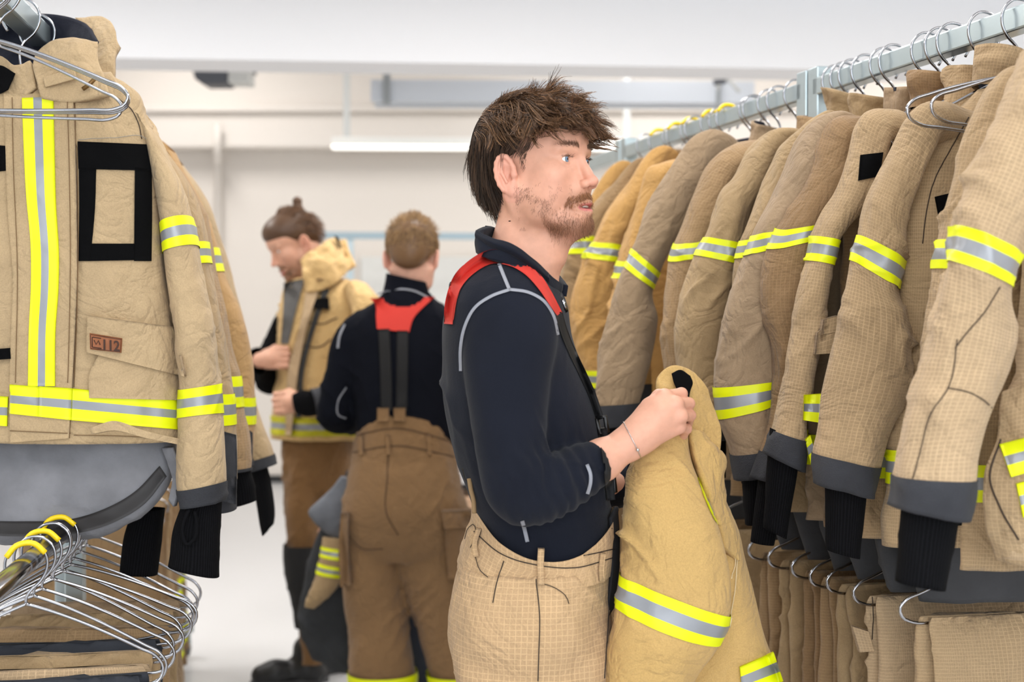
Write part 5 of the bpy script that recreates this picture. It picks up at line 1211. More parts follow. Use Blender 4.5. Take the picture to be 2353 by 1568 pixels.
sheet('collar_fold', [[(1093, 528, 2.38), (1130, 545, 2.345), (1180, 562, 2.338), (1230, 598, 2.345), (1262, 628, 2.36)], [(1090, 540, 2.372), (1130, 558, 2.335), (1180, 577, 2.328), (1230, 612, 2.335), (1262, 640, 2.352)], [(1092, 552, 2.378), (1130, 570, 2.342), (1180, 590, 2.336), (1230, 626, 2.343), (1262, 650, 2.36)]], FLEECE, man, thick=.006, nu=50, nv=14, seed=43, amp=.002)
wire('zip', [P(x, y, d) for x, y, d in ((1284, 676, 2.385), (1290, 690, 2.39), (1296, 703, 2.395), (1302, 716, 2.40))], .0035, BUC, man)
wire('zip_puller', [P(x, y, d) for x, y, d in ((1292, 690, 2.378), (1301, 712, 2.383))], .0032, chrome, man)
def ribbon(name, pts, w, mat, par, bv, off=.003, thick=.003, nu=6, nv=None, wseq=None):
    pts = np.array(pts, float); n = nv or int(np.linalg.norm(np.diff(pts, axis=0), axis=1).sum()/8)+4
    q = cat(np.linspace(0, 1, n), np.c_[pts, np.zeros(len(pts))])[:, :2]; t = np.gradient(q, axis=0); t /= np.linalg.norm(t, axis=1)[:, None]; nrm = np.stack([-t[:, 1], t[:, 0]], -1)
    ww = np.full(n, w) if wseq is None else np.interp(np.linspace(0, 1, n), np.linspace(0, 1, len(wseq)), wseq)
    return decal(name, bv, (q+nrm*ww[:, None]/2).tolist(), (q-nrm*ww[:, None]/2).tolist(), mat, par, nv=n, nu=nu, off=off, thick=thick)
ribbon('flatlock_seam', [(1058, 853), (1058, 800), (1068, 750), (1092, 706), (1130, 680), (1172, 665)], 7, THR, man, bvS, off=.002, thick=.002, nu=4)
ribbon('flatlock_seam', [(1172, 665), (1215, 672), (1250, 692), (1272, 725), (1283, 770)], 7, THR, man, bvS, off=.002, thick=.002, nu=4)
ribbon('flatlock_seam', [(1146, 605), (1158, 635), (1170, 664)], 8, THR, man, bvS, off=.002, thick=.002, nu=4)
ribbon('flatlock_seam', [(1349, 1068), (1357, 1090), (1357, 1110), (1350, 1136)], 8, THR, man, bvS, off=.003, thick=.002, nu=4)
ribbon('flatlock_seam', [(1200, 1198), (1206, 1220), (1212, 1246)], 9, THR, man, bvS, off=.003, thick=.002, nu=4)
# braces
br = ribbon('brace_strap', [(1030, 745), (1034, 695), (1054, 645), (1088, 610), (1130, 590), (1175, 596), (1210, 616), (1245, 655), (1270, 695), (1286, 722)], 24, RED, man, bvS, off=.007, thick=.006, wseq=[20, 22, 26, 30, 32, 32, 28, 24, 20, 14])
ribbon('brace_strap', [(1034, 735), (1040, 680), (1058, 634), (1080, 612), (1100, 602)], 20, RED, man, bvS, off=.006, thick=.006, wseq=[16, 22, 26, 24, 18])
ribbon('brace_webbing', [(1284, 718), (1296, 760), (1316, 810), (1340, 860), (1360, 905), (1378, 958)], 17, WEB, man, bvS, off=.008, thick=.003)
ribbon('brace_webbing', [(1384, 985), (1396, 1060), (1404, 1150)], 20, WEB, man, bvS, off=.012, thick=.004)
bk_ = root('buckle', P(1383, 975, 2.36), None, None); bpy.data.objects.remove(bk_)
V_ = P(1381, 975, 2.40); wire('buckle', [P(x, y, 2.395) for x, y in ((1370, 962), (1390, 958), (1396, 992), (1378, 998), (1370, 962))], .0042, BUC, man)
wire('buckle', [P(x, y, 2.42) for x, y in ((1392, 1098), (1410, 1096), (1414, 1130), (1396, 1133), (1392, 1098))], .0045, BUC, man)
wire('buckle', [P(x, y, 2.40) for x, y in ((1066, 1068), (1082, 1064), (1086, 1098), (1072, 1102), (1066, 1068))], .004, BUC, man)
wire('brace_cord', [P(x, y, 2.38) for x, y in ((1078, 1100), (1082, 1125), (1088, 1150), (1090, 1180))], .004, M('tan_cord', (150, 122, 86), .9), man, sm=14)
# bracelet
wc = P(1452, 1010, 2.33); ax_ = (wr-elb)/np.linalg.norm(wr-elb); u_ = np.cross(ax_, (0, 1, 0)); u_ /= np.linalg.norm(u_); v_ = np.cross(ax_, u_)
brl = root('bracelet', wc, 'thin silver chain bracelet with a tiny bead on the wrist of the front man', 'bracelet')
def wrist_pt(t, off=.0012):
    d_ = u_*math.cos(t)+v_*math.sin(t); c_ = wc+ax_*.006*math.cos(t+2.2); h_ = BODYB.ray_cast(Vector(c_+d_*.07), Vector(-d_), .08)[0]
    return (np.array(h_) if h_ is not None else c_+d_*.03)+d_*off
wire('chain', [wrist_pt(t) for t in np.linspace(0, 2*PI, 60)], .0007, M('silver', (210, 208, 205), .25, metal=1), brl, n=6)
tb = min(np.linspace(0, 2*PI, 80), key=lambda t: wrist_pt(t)[1]+.5*wrist_pt(t)[2]); bq = wrist_pt(tb, .002); wire('bead', [bq+[0, -.003, -.002], bq+[0, -.003, .002]], .0028, M('silver', (210, 208, 205), .25, metal=1), brl, n=10)
# --------------------------------------------------- trousers of the front man
class DipTube(Tube):
    dip = None
    def raw(s, u, v):
        p = Tube.raw(s, u, v); d = np.interp(v, s.s, s.dip); p = p.copy(); p[..., 2] -= d*np.sin(u*2*PI)**2; return p
def dipTube(rings, thick, dip, **kw):
    t = pxTube(rings, thick, **kw); t.__class__ = DipTube; t.dip = np.array(dip, float); return t
dh = D0+.03
wb = dipTube([(1084, 1150, 1420, 1166, dh), (1082, 1190, 1422, 1205, dh), (1072, 1225, 1420, 1240, dh), (1060, 1262, 1416, 1275, dh), (1050, 1300, 1412, 1305, dh)], [.158, .160, .163, .170, .176], [.074, .062, .040, .022, .008], e=2.25, seed=61, amp=.004, crease=.005)
wbo = wb.mesh('waistband', TRM, man, nu=160, nv=40, off=.0, v1=1); 
hip = pxTube([(1056, 1285, 1408, 1290, dh), (1042, 1330, 1404, 1335, dh), (1032, 1380, 1402, 1390, dh), (1030, 1430, 1400, 1440, dh), (1038, 1490, 1394, 1500, dh), (1060, 1560, 1386, 1560, dh), (1085, 1620, 1375, 1620, dh)], [.172, .180, .186, .19, .18, .165, .14], e=2.3, amp=0, crease=0)
lg = [pxTube([(1036, 1440, 1400, 1440, dh+dy*.75), (1042, 1510, 1396, 1510, dh+dy*.85), (1058, 1600, 1388, 1600, dh+dy), (1075, 1750, 1345, 1750, dh+dy), (1085, 1950, 1300, 1950, dh+dy), (1080, 2150, 1280, 2150, dh+dy), (1090, 2380, 1270, 2380, dh+dy), (1092, 2490, 1275, 2490, dh+dy)], [.085, .09, .092, .088, .078, .074, .07, .07], e=2.2, amp=0, crease=0) for dy in (-.095, .095)]
Vt, Ft, Nt = remesh([solid(hip, 64, 36), solid(lg[0], 48, 60), solid(lg[1], 40, 50)], .005, 5)
Vt = Vt+Nt*(folds(Vt, 71, .007, .006, (7, 7, 3.5)))[:, None]
cx = np.interp(-Vt[:, 2], [-P(0, 1290, dh)[2], -P(0, 1600, dh)[2], 0], [P(1232, 0, dh)[0], P(1222, 0, dh)[0], P(1180, 0, dh)[0]])
ang = np.arctan2(Vt[:, 0]-cx, -(Vt[:, 1]-(dh))+.0); uvt = np.stack([ang*.185, Vt[:, 2]], -1)
trs = mk('trousers', Vt, Ft, TRM, man, uv=uvt)
bvT = bvh_of([trs, wbo]); dth = M('dark_thread_fine', (46, 36, 30), .8)
for pts in ([(1090, 1222), (1150, 1272), (1240, 1300), (1330, 1304), (1408, 1282)], [(1086, 1158), (1120, 1200), (1180, 1245), (1250, 1262), (1330, 1250), (1416, 1178)], [(1232, 1332), (1240, 1420), (1238, 1500), (1236, 1566)], [(1158, 1290), (1142, 1340), (1133, 1386)], [(1402, 1330), (1396, 1440), (1388, 1560)], [(1310, 1262), (1355, 1240), (1405, 1215)], [(1270, 1276), (1330, 1278), (1410, 1262)]):
    seam('seam_stitching', bvT, pts, .0018, dth, man, off=.001)
ribbon('belt_loop', [(1244, 1262), (1242, 1300), (1244, 1345)], 15, TRM, man, bvT, off=.006, thick=.004, nu=5)
ribbon('belt_loop', [(1386, 1272), (1382, 1310), (1384, 1340)], 12, TRM, man, bvT, off=.006, thick=.004, nu=5)
ribbon('belt_loop', [(1100, 1215), (1090, 1250), (1094, 1280)], 12, TRM, man, bvT, off=.006, thick=.004, nu=5)
for pts in ([(1236, 1340), (1270, 1350), (1300, 1372), (1306, 1388)], [(1094, 1280), (1104, 1310), (1122, 1328)], [(1070, 1240), (1078, 1215), (1090, 1205), (1096, 1225), (1082, 1260)]):
    seam('loose_thread', bvT, pts, .0014, dth, man, off=.002)
sheet('fly_edge', [[(1405, 1190, 2.40), (1420, 1165, 2.42)], [(1408, 1300, 2.40), (1424, 1300, 2.42)], [(1398, 1420, 2.40), (1412, 1400, 2.42)]], M('dark_fly', (30, 30, 34), .9), man, thick=.006, amp=.002)
def boot(c, fwd, par, L=.29, name='boot', mat=None):
    f = np.array(fwd, float); f /= np.linalg.norm(f); l = np.cross((0, 0, 1), f); c = np.array([c[0], c[1], 0.])
    mat = mat or M('black_boot', (20, 20, 22), .45)
    b = SDF(); b.cone(c+[0, 0, .13], c+[0, 0, .07], .052, .055, .03); b.cone(c+f*-.03+[0, 0, .045], c+f*.12+[0, 0, .045], .045, .045, .03); b.cone(c+f*.12+[0, 0, .045], c+f*.17+[0, 0, .04], .046, .040, .03)
    b.add('s', .004, lambda p: p[..., 2]-.012)
    V, F = nets(b, c-[.3, .3, .01], c+[.3, .3, .2], .006); o_ = mk(name, V, F, mat, par)
    sl = []
    for t in np.linspace(0, 2*PI, 28, endpoint=False): sl.append(c+f*(.065+.15*math.cos(t))+l*(.05*math.sin(t)*(1.05 if math.cos(t) > 0 else .9)))
    Vb = [q+[0, 0, z] for z in (0, .022) for q in sl]; n = 28
    Fb = [(i, (i+1) % n, n+(i+1) % n, n+i) for i in range(n)]+[tuple(range(n))[::-1], tuple(range(n, 2*n))]
    mk('sole', Vb, Fb, rubber, o_, smooth=False) if False else mk('sole', Vb, Fb, rubber, par, smooth=False)
for dy in (-.095, .095): boot([P(1185, 2490, dh+dy)[0], dh+dy, 0], (1, -.1 if dy < 0 else .1, 0), man)
# --------------------------------------------------- the jacket he holds
dj = 2.385
_=0
hjr = root('fire_jacket', P(1590, 1000, dj+.06), 'bright ochre fire jacket gripped by its collar in the hand of the front man', 'jacket')
Hs = pxTube([(1500, 1000, 1578, 985, dj+.01), (1462, 1050, 1592, 1045, dj+.01), (1436, 1130, 1622, 1130, dj), (1424, 1220, 1652, 1235, dj-.005), (1421, 1318, 1674, 1412, dj-.01), (1416, 1388, 1652, 1475, dj-.01), (1396, 1500, 1600, 1560, dj), (1384, 1620, 1560, 1650, dj), (1384, 1760, 1550, 1775, dj), (1388, 1900, 1540, 1910, dj), (1390, 1945, 1538, 1955, dj)], [.02, .04, .058, .068, .072, .072, .066, .06, .055, .05, .048], e=2.2, seed=91, amp=.009, crease=.015)
h1 = Hs.mesh('sleeve', HJ, hjr, nu=90, nv=150, cap0=True, v1=Hs.s[9]); Hs.mesh('cuff', CH, hjr, v0=Hs.s[9]-.003, v1=1, off=.002, nv=8, turn=.006)
Hs.band('reflective_band', Hs.s[4], Hs.s[5], HV(), hjr, nu=90, nv=20)
Hb = pxTube([(1556, 985, 1620, 985, dj+.05), (1566, 1040, 1662, 1050, dj+.06), (1560, 1140, 1674, 1150, dj+.08), (1540, 1240, 1696, 1250, dj+.09), (1520, 1360, 1724, 1360, dj+.10), (1500, 1500, 1768, 1490, dj+.10), (1490, 1560, 1795, 1560, dj+.10), (1480, 1720, 1830, 1700, dj+.10), (1480, 1900, 1850, 1880, dj+.10)], [.03, .045, .055, .065, .075, .08, .08, .08, .075], e=2.3, seed=93, amp=.010, crease=.012)
h2 = Hb.mesh('body', HJ, hjr, nu=110, nv=130, cap0=True, turn=.008)
bvH = bvh_of([h2])
decal('reflective_band', bvH, [(1700, 1534), (1706, 1600)], [(1778, 1500), (1800, 1566)], HV(), hjr, off=.006, nv=10, nu=16, mi=bandm)
bvH1 = bvh_of([h1, h2])
decal('reflective_piping', bvH1, [(1603, 1098), (1618, 1140), (1640, 1190), (1664, 1228)], [(1609, 1095), (1634, 1138), (1652, 1180), (1672, 1236)], HV(), hjr, off=.006, nv=24, nu=8, mi=band2)
sheet('collar', [[(1507, 905, 2.42), (1510, 868, 2.43), (1540, 842, 2.44), (1590, 852, 2.45), (1628, 895, 2.455)], [(1515, 915, 2.40), (1540, 895, 2.415), (1575, 890, 2.425), (1610, 905, 2.44), (1640, 935, 2.45)], [(1528, 960, 2.40), (1560, 950, 2.41), (1595, 950, 2.42), (1625, 965, 2.435), (1657, 985, 2.445)], [(1560, 1000, 2.41), (1590, 1010, 2.42), (1615, 1025, 2.425), (1635, 1042, 2.435), (1652, 1045, 2.44)]], HJ, hjr, thick=.012, nu=40, nv=40, seed=95, amp=.004)
sheet('collar_tape', [[(1543, 858, 2.412), (1562, 850, 2.414), (1586, 864, 2.42)], [(1550, 880, 2.402), (1566, 880, 2.404), (1592, 880, 2.412)], [(1562, 905, 2.398), (1574, 905, 2.40), (1586, 900, 2.405)], [(1572, 925, 2.396), (1578, 922, 2.398), (1583, 918, 2.40)]], BLK, hjr, thick=.003, amp=.001, nu=16, nv=16)
sheet('front_edge', [[(1590, 985, 2.395), (1612, 990, 2.405)], [(1602, 1050, 2.39), (1645, 1060, 2.41)], [(1628, 1120, 2.385), (1662, 1130, 2.41)], [(1650, 1190, 2.385), (1682, 1210, 2.41)], [(1668, 1260, 2.39), (1700, 1290, 2.415)]], HJ, hjr, thick=.014, nu=20, nv=50, seed=97, amp=.005)
sheet('dark_lining', [[(1470, 1035, 2.43), (1560, 1000, 2.44)], [(1450, 1060, 2.44), (1470, 1060, 2.45)], [(1446, 1110, 2.44), (1460, 1110, 2.45)], [(1450, 1140, 2.44), (1458, 1140, 2.45)]], NV_L, hjr, thick=.006)
for pts in ([(1674, 1240), (1686, 1300), (1676, 1330)], [(1640, 1180), (1668, 1232), (1684, 1262), (1690, 1290)], [(1690, 1290), (1686, 1360), (1672, 1440)]):
    seam('seam_stitching', bvH1, pts, .0016, M('cream_thread', (225, 205, 165), .8), hjr, off=.004)
# ================================================================ the man seen from behind
D1 = 4.5
hb = P(947, 585, D1); HB = frame((.10, 1, -.28))
mb = root('person', [hb[0], D1, 0], 'man seen from behind with short blond hair, black sweater, red brace yoke and brown trousers', 'person')
s = SDF(); hw2 = head_sdf(s, hb, HB, .98)
nk = P(935, 695, D1+.05)
s.cone(hb+[0, .01, -.05], nk, .052, .050, .03)
hipc = P(925, 1080, D1); s.chain([nk, P(925, 800, D1), hipc], [.05, .07, .07], .03)
for sx, (ax_, kx, fx) in ((-1, (868, 868, 875)), (1, (985, 1020, 1052))):
    s.chain([hipc, P(ax_, 1200, D1), P(kx, 1460, D1), [P(fx, 1700, D1)[0], D1, .1]], [.06, .055, .04, .035], .03)
    shp = P(925+sx*112, 740, D1-.0); ep = P(925+sx*160, 930, D1-.02 if sx < 0 else D1); wp = P(925+sx*60, 985, D1+.26)
    s.chain([P(930, 750, D1), shp+[-sx*.02, .02, -.03], ep+[0, .02, 0], wp], [.04, .03, .028, .024], .02)
    s.chain([wp, wp+[-sx*.05, .04, .01]], [.028, .024], .01)
    for j in range(4): s.chain([wp+[-sx*.05, .04+.0*j, .03-.02*j], wp+[-sx*.085, .06, .03-.02*j], wp+[-sx*.09, .03, .025-.02*j]], [.011, .010, .009], .004)
    s.chain([wp+[-sx*.02, .01, .03], wp+[-sx*.05, .0, .045], wp+[-sx*.08, .01, .04]], [.012, .011, .0095], .006)
V2, F2 = nets(s, hb+[-.45, -.3, -1.65], hb+[.45, .5, .16], .003)
cc = skin_color(V2, hb, HB, .98, bd=.2, base=(230, 180, 158))
mk('body', V2, F2, SKIN, mb, col=cc)
eyes(hb, HB, mb, sc=.98)
def short_hair(o, R, par, dark, light, n, L, lift, seed, zmin, flow, mass=(70, 50, 36), name='hair', scale=1., r=.0007):
    global hc, HR
    so, sr = hc, HR; hc, HR = o, R
    h = SDF(); h.ell(o+R@np.array([-.012, 0, .034])*scale, np.array([.096, .079, .080])*scale, R, .015); h.ell(o+R@np.array([-.055, 0, -.005])*scale, np.array([.047, .062, .06])*scale, R, .02); h.ell(o+R@np.array([.03, 0, .06])*scale, np.array([.062, .064, .048])*scale, R, .02)
    h.ell(o+R@np.array([.078, 0, -.02])*scale, (.085, .12, .066), R, .012, 's')
    for y in (-1, 1): h.ell(o+R@np.array([.002, y*.085, -.042])*scale, (.034, .035, .052), R, .008, 's')
    Va, Fa = nets(h, o-.17, o+.17, .004); ob = mk(name, Va, Fa, HAIR, par, col=np.tile(lin(mass), (len(Va), 1)))
    g = grow(n, L, 5, flow, seed, lift, curl=.35, cf=50, sel=lambda q: (q[:, 2] > zmin)); strands('hair_strands', to_w(g), r, r*.4, tone(len(g), seed, dark, light, 1.), ob)
    hc, HR = so, sr; return ob
fl_ = lambda p, t: np.stack([.3+0*p[:, 0], p[:, 1]*2, -.75+1.6*smooth01(p[:, 2], .05, .1)], -1)
short_hair(hb, HB, mb, (92, 66, 44), (206, 166, 116), 4200, lambda q: .012+.018*smooth01(q[:, 2], 0, .08), .012, 31, -.07, fl_, mass=(112, 84, 58), scale=.98)
# sweater, collar, yoke
t2 = pxTube([(893, 655, 985, 665, D1), (862, 690, 1010, 692, D1), (815, 722, 1050, 722, D1), (792, 762, 1070, 762, D1), (790, 830, 1066, 830, D1), (802, 900, 1058, 900, D1), (815, 960, 1050, 965, D1), (820, 1030, 1045, 1030, D1)], [.065, .08, .105, .125, .135, .13, .125, .12], e=2.3, amp=0, crease=0)
a_l = pxTube([(820, 715, 880, 740, D1), (790, 735, 862, 790, D1-.02), (765, 775, 835, 820, D1-.03), (750, 840, 815, 855, D1-.04), (737, 900, 806, 900, D1-.04), (728, 950, 808, 940, D1-.03), (735, 975, 820, 950, D1+.03), (765, 985, 845, 950, D1+.12), (800, 990, 860, 955, D1+.2)], [.05, .058, .055, .05, .047, .046, .045, .042, .038], e=2.1, amp=0, crease=0)
a_r = pxTube([(980, 730, 1030, 715, D1), (1000, 790, 1062, 735, D1-.02), (1020, 830, 1090, 790, D1-.03), (1040, 870, 1110, 860, D1-.04), (1045, 930, 1118, 930, D1-.03), (1035, 960, 1110, 975, D1+.05), (1010, 965, 1080, 985, D1+.15), (990, 970, 1050, 985, D1+.2)], [.05, .058, .055, .05, .047, .045, .042, .038], e=2.1, amp=0, crease=0)
V3, F3, N3 = remesh([solid(t2, 48, 40), solid(a_l, 32, 40), solid(a_r, 32, 40)], .007, 4); V3 = V3+N3*folds(V3, 33, .006, .007, (5, 5, 5))[:, None]
FL2 = M('black_sweater', (17, 19, 27), .95, spec=.1, bumpscale=300, bs=.4)
sw2 = mk('sweater', V3, F3, FL2, mb); bv2 = bvh_of([sw2])
pxTube([(888, 628, 982, 650, D1+.0), (886, 645, 985, 668, D1), (880, 672, 990, 690, D1)], [.06, .062, .068], amp=.002, crease=.004, seed=9).mesh('sweater_collar', FL2, mb, nu=40, nv=12, turn=.006)
ribbon('flatlock_seam', [(868, 676), (905, 665), (950, 668), (985, 684)], 4, THR, mb, bv2, off=.003, nu=3)
ribbon('flatlock_seam', [(792, 745), (780, 772), (776, 800)], 5, THR, mb, bv2, off=.003, nu=3)
ribbon('flatlock_seam', [(796, 890), (776, 925), (778, 955), (795, 962)], 3, THR, mb, bv2, off=.003, nu=3)
YK = decal('brace_yoke', bv2, [(850, 686), (862, 700), (864, 730), (866, 756)], [(1000, 682), (975, 704), (950, 732), (940, 764)], RED, mb, nv=22, nu=26, off=.008, thick=.005)
import bmesh
if YK is not None:   # cut the neck scoop out of the yoke
    b_ = np.array(YK['_base']); bm = bmesh.new(); bm.from_mesh(YK.data)
    c0_, r0_ = P(922, 672, D1-.12), np.array([60, 40])
    kill = []
    for f in bm.faces:
        w_ = np.array(f.calc_center_median())+b_; d_ = w_-CAM; k_ = d_[1]; px_ = 1176.5+FPX*d_[0]/k_; py_ = 710-FPX*(d_[2])/k_
        if ((px_-925)/52)**2+((py_-672)/34)**2 < 1: kill.append(f)
    bmesh.ops.delete(bm, geom=kill, context='FACES'); bm.to_mesh(YK.data); bm.free()
ribbon('brace_webbing', [(882, 756), (886, 850), (888, 945)], 26, WEB, mb, bv2, off=.008, nu=5)
ribbon('brace_webbing', [(925, 760), (924, 850), (922, 945)], 26, WEB, mb, bv2, off=.008, nu=5)
# trousers
TB = FAB('trouser_plain_brown', (132, 102, 70), wear=.1, tuft=.3)
wb2 = dipTube([(822, 972, 1042, 992, D1), (820, 985, 1043, 1003, D1), (815, 1010, 1046, 1020, D1), (805, 1060, 1055, 1065, D1)], [.128, .13, .135, .14], [-.045, -.04, -.01, 0], e=2.3, seed=5, amp=.003, crease=.004)
wbm = wb2.mesh('waistband', TB, mb, nu=120, nv=24)
hp2 = pxTube([(808, 1040, 1050, 1045, D1), (795, 1110, 1062, 1110, D1-.01), (788, 1170, 1078, 1170, D1-.02), (788, 1230, 1088, 1230, D1-.01), (800, 1270, 1080, 1270, D1)], [.135, .155, .155, .13, .10], e=2.35, amp=0, crease=0)
l1 = pxTube([(790, 1150, 905, 1160, D1-.02), (786, 1250, 918, 1250, D1), (790, 1350, 930, 1350, D1), (803, 1450, 940, 1450, D1), (808, 1560, 952, 1560, D1), (815, 1640, 955, 1640, D1), (820, 1720, 955, 1722, D1)], [.11, .105, .10, .10, .10, .10, .10], e=2.2, amp=0, crease=0)
l2 = pxTube([(890, 1160, 1075, 1150, D1-.02), (900, 1250, 1088, 1250, D1), (925, 1350, 1090, 1350, D1), (960, 1450, 1100, 1450, D1), (990, 1560, 1120, 1560, D1), (1000, 1640, 1128, 1640, D1), (1005, 1722, 1128, 1720, D1)], [.12, .11, .105, .10, .10, .10, .10], e=2.2, amp=0, crease=0)
V4, F4, N4 = remesh([solid(hp2, 64, 36), solid(l1, 40, 60), solid(l2, 40, 60)], .0075, 5); V4 = V4+N4*folds(V4, 44, .010, .009, (6, 6, 4))[:, None]
tr2 = mk('trousers', V4, F4, TB, mb); bv4 = bvh_of([tr2, wbm]); dt2 = M('brown_thread', (84, 62, 42), .8)
for k, t_ in enumerate((l1, l2)):
    s_ = t_.s; t_.amp = .004; t_.crease = .003
    t_.band('reflective_band', s_[4]-.03, s_[4]+.09, HV(), mb, off=.012, nu=60)
seam('back_seam', bv4, [(893, 1010), (890, 1100), (888, 1180), (915, 1230)], .004, dt2, mb, off=.001)
for pts in ([(820, 1000), (900, 985), (1040, 1015)], [(812, 1040), (900, 1025), (1045, 1050)], [(800, 1230), (830, 1260), (880, 1262)]): seam('seam_stitching', bv4, pts, .004, dt2, mb)
for x in (828, 890, 985): ribbon('belt_loop', [(x, 1000), (x+2, 1045)], 9, TB, mb, bv4, off=.01, thick=.006, nu=4)
for x in (880, 918): ribbon('brace_tab', [(x, 938), (x, 968)], 27, TB, mb, bvh_of([sw2, wbm]), off=.016, thick=.01, nu=5)
decal('cargo_pocket', bv4, [(1018, 1180), (1030, 1330)], [(1082, 1180), (1092, 1330)], TB, mb, off=.03, thick=.025, nv=12, nu=8)
decal('pocket_flap', bv4, [(1014, 1176), (1020, 1215)], [(1084, 1174), (1088, 1212)], TB, mb, off=.042, thick=.014, nv=8, nu=8)
decal('cargo_pocket', bv4, [(783, 1180), (778, 1260), (782, 1350)], [(800, 1180), (800, 1260), (806, 1345)], TB, mb, off=.03, thick=.05, nv=12, nu=8)
for fx in (886, 1066): boot([P(fx, 1700, D1)[0], D1-.05, 0], (.1 if fx > 900 else -.15, 1, 0), mb)
# garment he holds in front of him, hanging down left of his legs and between them
gh = root('fire_jacket', P(760, 1150, D1+.3), 'charcoal lined jacket hanging inside out from the hands of the man seen from behind', 'jacket')
DG = M('dark_grey_lining', (50, 52, 56), .9, bumpscale=60, bs=.5, bd=.004, var=.2); NV2 = M('slate_lining', (52, 58, 78), .8, bumpscale=40, bs=.5, bd=.004, var=.15)
pxTube([(795, 1080, 880, 1080, D1+.22), (772, 1130, 880, 1140, D1+.22), (735, 1220, 880, 1230, D1+.22), (700, 1330, 890, 1330, D1+.24), (688, 1430, 900, 1430, D1+.25), (715, 1500, 900, 1510, D1+.25), (760, 1540, 890, 1550, D1+.25)], [.03, .04, .05, .06, .06, .055, .03], seed=63, amp=.014, crease=.012).mesh('lining', DG, gh, nu=80, nv=90, cap0=True, cap1=True)
pxTube([(784, 1096, 830, 1100, D1+.14), (745, 1135, 830, 1150, D1+.14), (706, 1182, 812, 1200, D1+.14), (735, 1215, 800, 1228, D1+.14), (765, 1238, 800, 1245, D1+.14)], [.02, .035, .04, .03, .015], seed=64, amp=.012, crease=.008).mesh('hood', M('heather_grey', (112, 116, 124), .9, bumpscale=60, bs=.5, bd=.003, var=.15), gh, nu=60, nv=40, cap0=True, cap1=True)
st = pxTube([(742, 1235, 800, 1240, D1+.12), (738, 1280, 798, 1290, D1+.12), (720, 1340, 775, 1350, D1+.12), (700, 1380, 740, 1385, D1+.12), (698, 1395, 725, 1400, D1+.12)], [.02, .035, .035, .025, .012], seed=65, amp=.008, crease=.008)
st.mesh('shell', TAN['c'], gh, nu=50, nv=50, cap0=True, cap1=True); st.band('reflective_band', .12, .26, HV(), gh); st.band('reflective_band', .34, .48, HV(), gh)
pxTube([(900, 1190, 990, 1190, D1+.26), (905, 1280, 1000, 1280, D1+.26), (920, 1400, 1010, 1400, D1+.26), (925, 1560, 1030, 1560, D1+.26), (930, 1640, 1040, 1640, D1+.26)], [.04, .05, .05, .05, .04], seed=66, amp=.016, crease=.012).mesh('sleeve_lining', NV2, gh, nu=60, nv=60, cap0=True, cap1=True)
# ================================================================ the man with the bun
D2 = 5.45
ha = P(672, 553, D2); HA = frame((-.72, -.42, -.52))
ma = root('person', [P(730, 900, D2)[0], D2, 0], 'man with a brown hair bun looking down, wearing an open tan fire jacket', 'person')
s = SDF(); head_sdf(s, ha, HA, 1.02)
nk = P(725, 655, D2+.02)
s.cone(ha+HA@np.array([-.03, 0, -.05]), nk, .058, .064, .03)
hp = P(740, 1040, D2); s.chain([nk, P(745, 800, D2), hp], [.05, .08, .07], .03)
for sx, (kx, fx, dd) in ((-1, (715, 712, -.10)), (1, (760, 775, .10))):
    s.chain([hp, P(kx, 1180, D2+dd), P(kx, 1350, D2+dd), [P(fx, 1500, D2+dd)[0], D2+dd, .1]], [.05, .045, .04, .035], .03)
# hands: far one grips the jacket edge, near one holds the zip
def fist(w0, fwd, dn_, sgn, r=1.):
    f = np.array(fwd, float); f /= np.linalg.norm(f); d = np.array(dn_, float); d -= f*(d@f); d /= np.linalg.norm(d); l = np.cross(f, d)
    s.chain([w0, w0+f*.05], [.028*r, .032*r], .012)
    for j in range(4):
        k0 = w0+f*(.082-.004*abs(j-1))+d*(-.032+.021*j)
        s.cone(w0+f*.03+d*(-.02+.013*j), k0, .018, .0125, .010)
        s.chain([k0, k0+f*.026+l*sgn*.012, k0+f*.018+l*sgn*.034, k0-f*.004+l*sgn*.036], [.0115, .0102, .0092, .0082], .004)
    s.chain([w0+f*.02-d*.02, w0+f*.055-d*.042+l*sgn*.02, w0+f*.08-d*.04+l*sgn*.03], [.016, .013, .0105], .008)
wa = P(598, 828, D2-.16); s.chain([P(735, 700, D2), P(690, 740, D2+.12), P(640, 850, D2+.06), wa], [.04, .03, .028, .026], .02); fist(wa, (.92, -.25, .12), (.1, -.2, -1), 1)
wb_ = P(700, 925, D2-.32); s.chain([P(775, 690, D2+.0), P(825, 705, D2-.10), P(842, 770, D2-.22), P(845, 920, D2-.26), wb_], [.03, .028, .028, .028, .026], .02); fist(wb_, (-1, -.15, .0), (0, -.25, -1), -1)
V5, F5 = nets(s, ha+[-.5, -.6, -1.8], ha+[.7, .45, .2], .0032)
mk('body', V5, F5, SKIN, ma, col=skin_color(V5, ha, HA, 1.02, beard=(120, 84, 58), bd=1.2, base=(218, 166, 140)))
eyes(ha, HA, ma, sc=1.02, gaze=(0, -.5))
fla = lambda p, t: np.stack([-1+0*p[:, 0], -.2*p[:, 1], .25-1.4*smooth01(-p[:, 0], .02, .09)], -1)
hA = short_hair(ha, HA, ma, (70, 48, 34), (140, 102, 72), 2600, lambda q: .05+0*q[:, 0], .007, 41, -.06, fla, mass=(84, 60, 42), scale=1.03)
bn = ha+HA@np.array([-.045, .0, .125]); b = SDF(); b.ell(P(683, 462, D2), (.019, .019, .017)); b.chain([P(683, 468, D2), P(684, 486, D2)], [.012, .016], .008)
b.chain([P(700, 492, D2), P(716, 498, D2), P(724, 512, D2), P(718, 530, D2)], [.010, .012, .009, .005], .004)
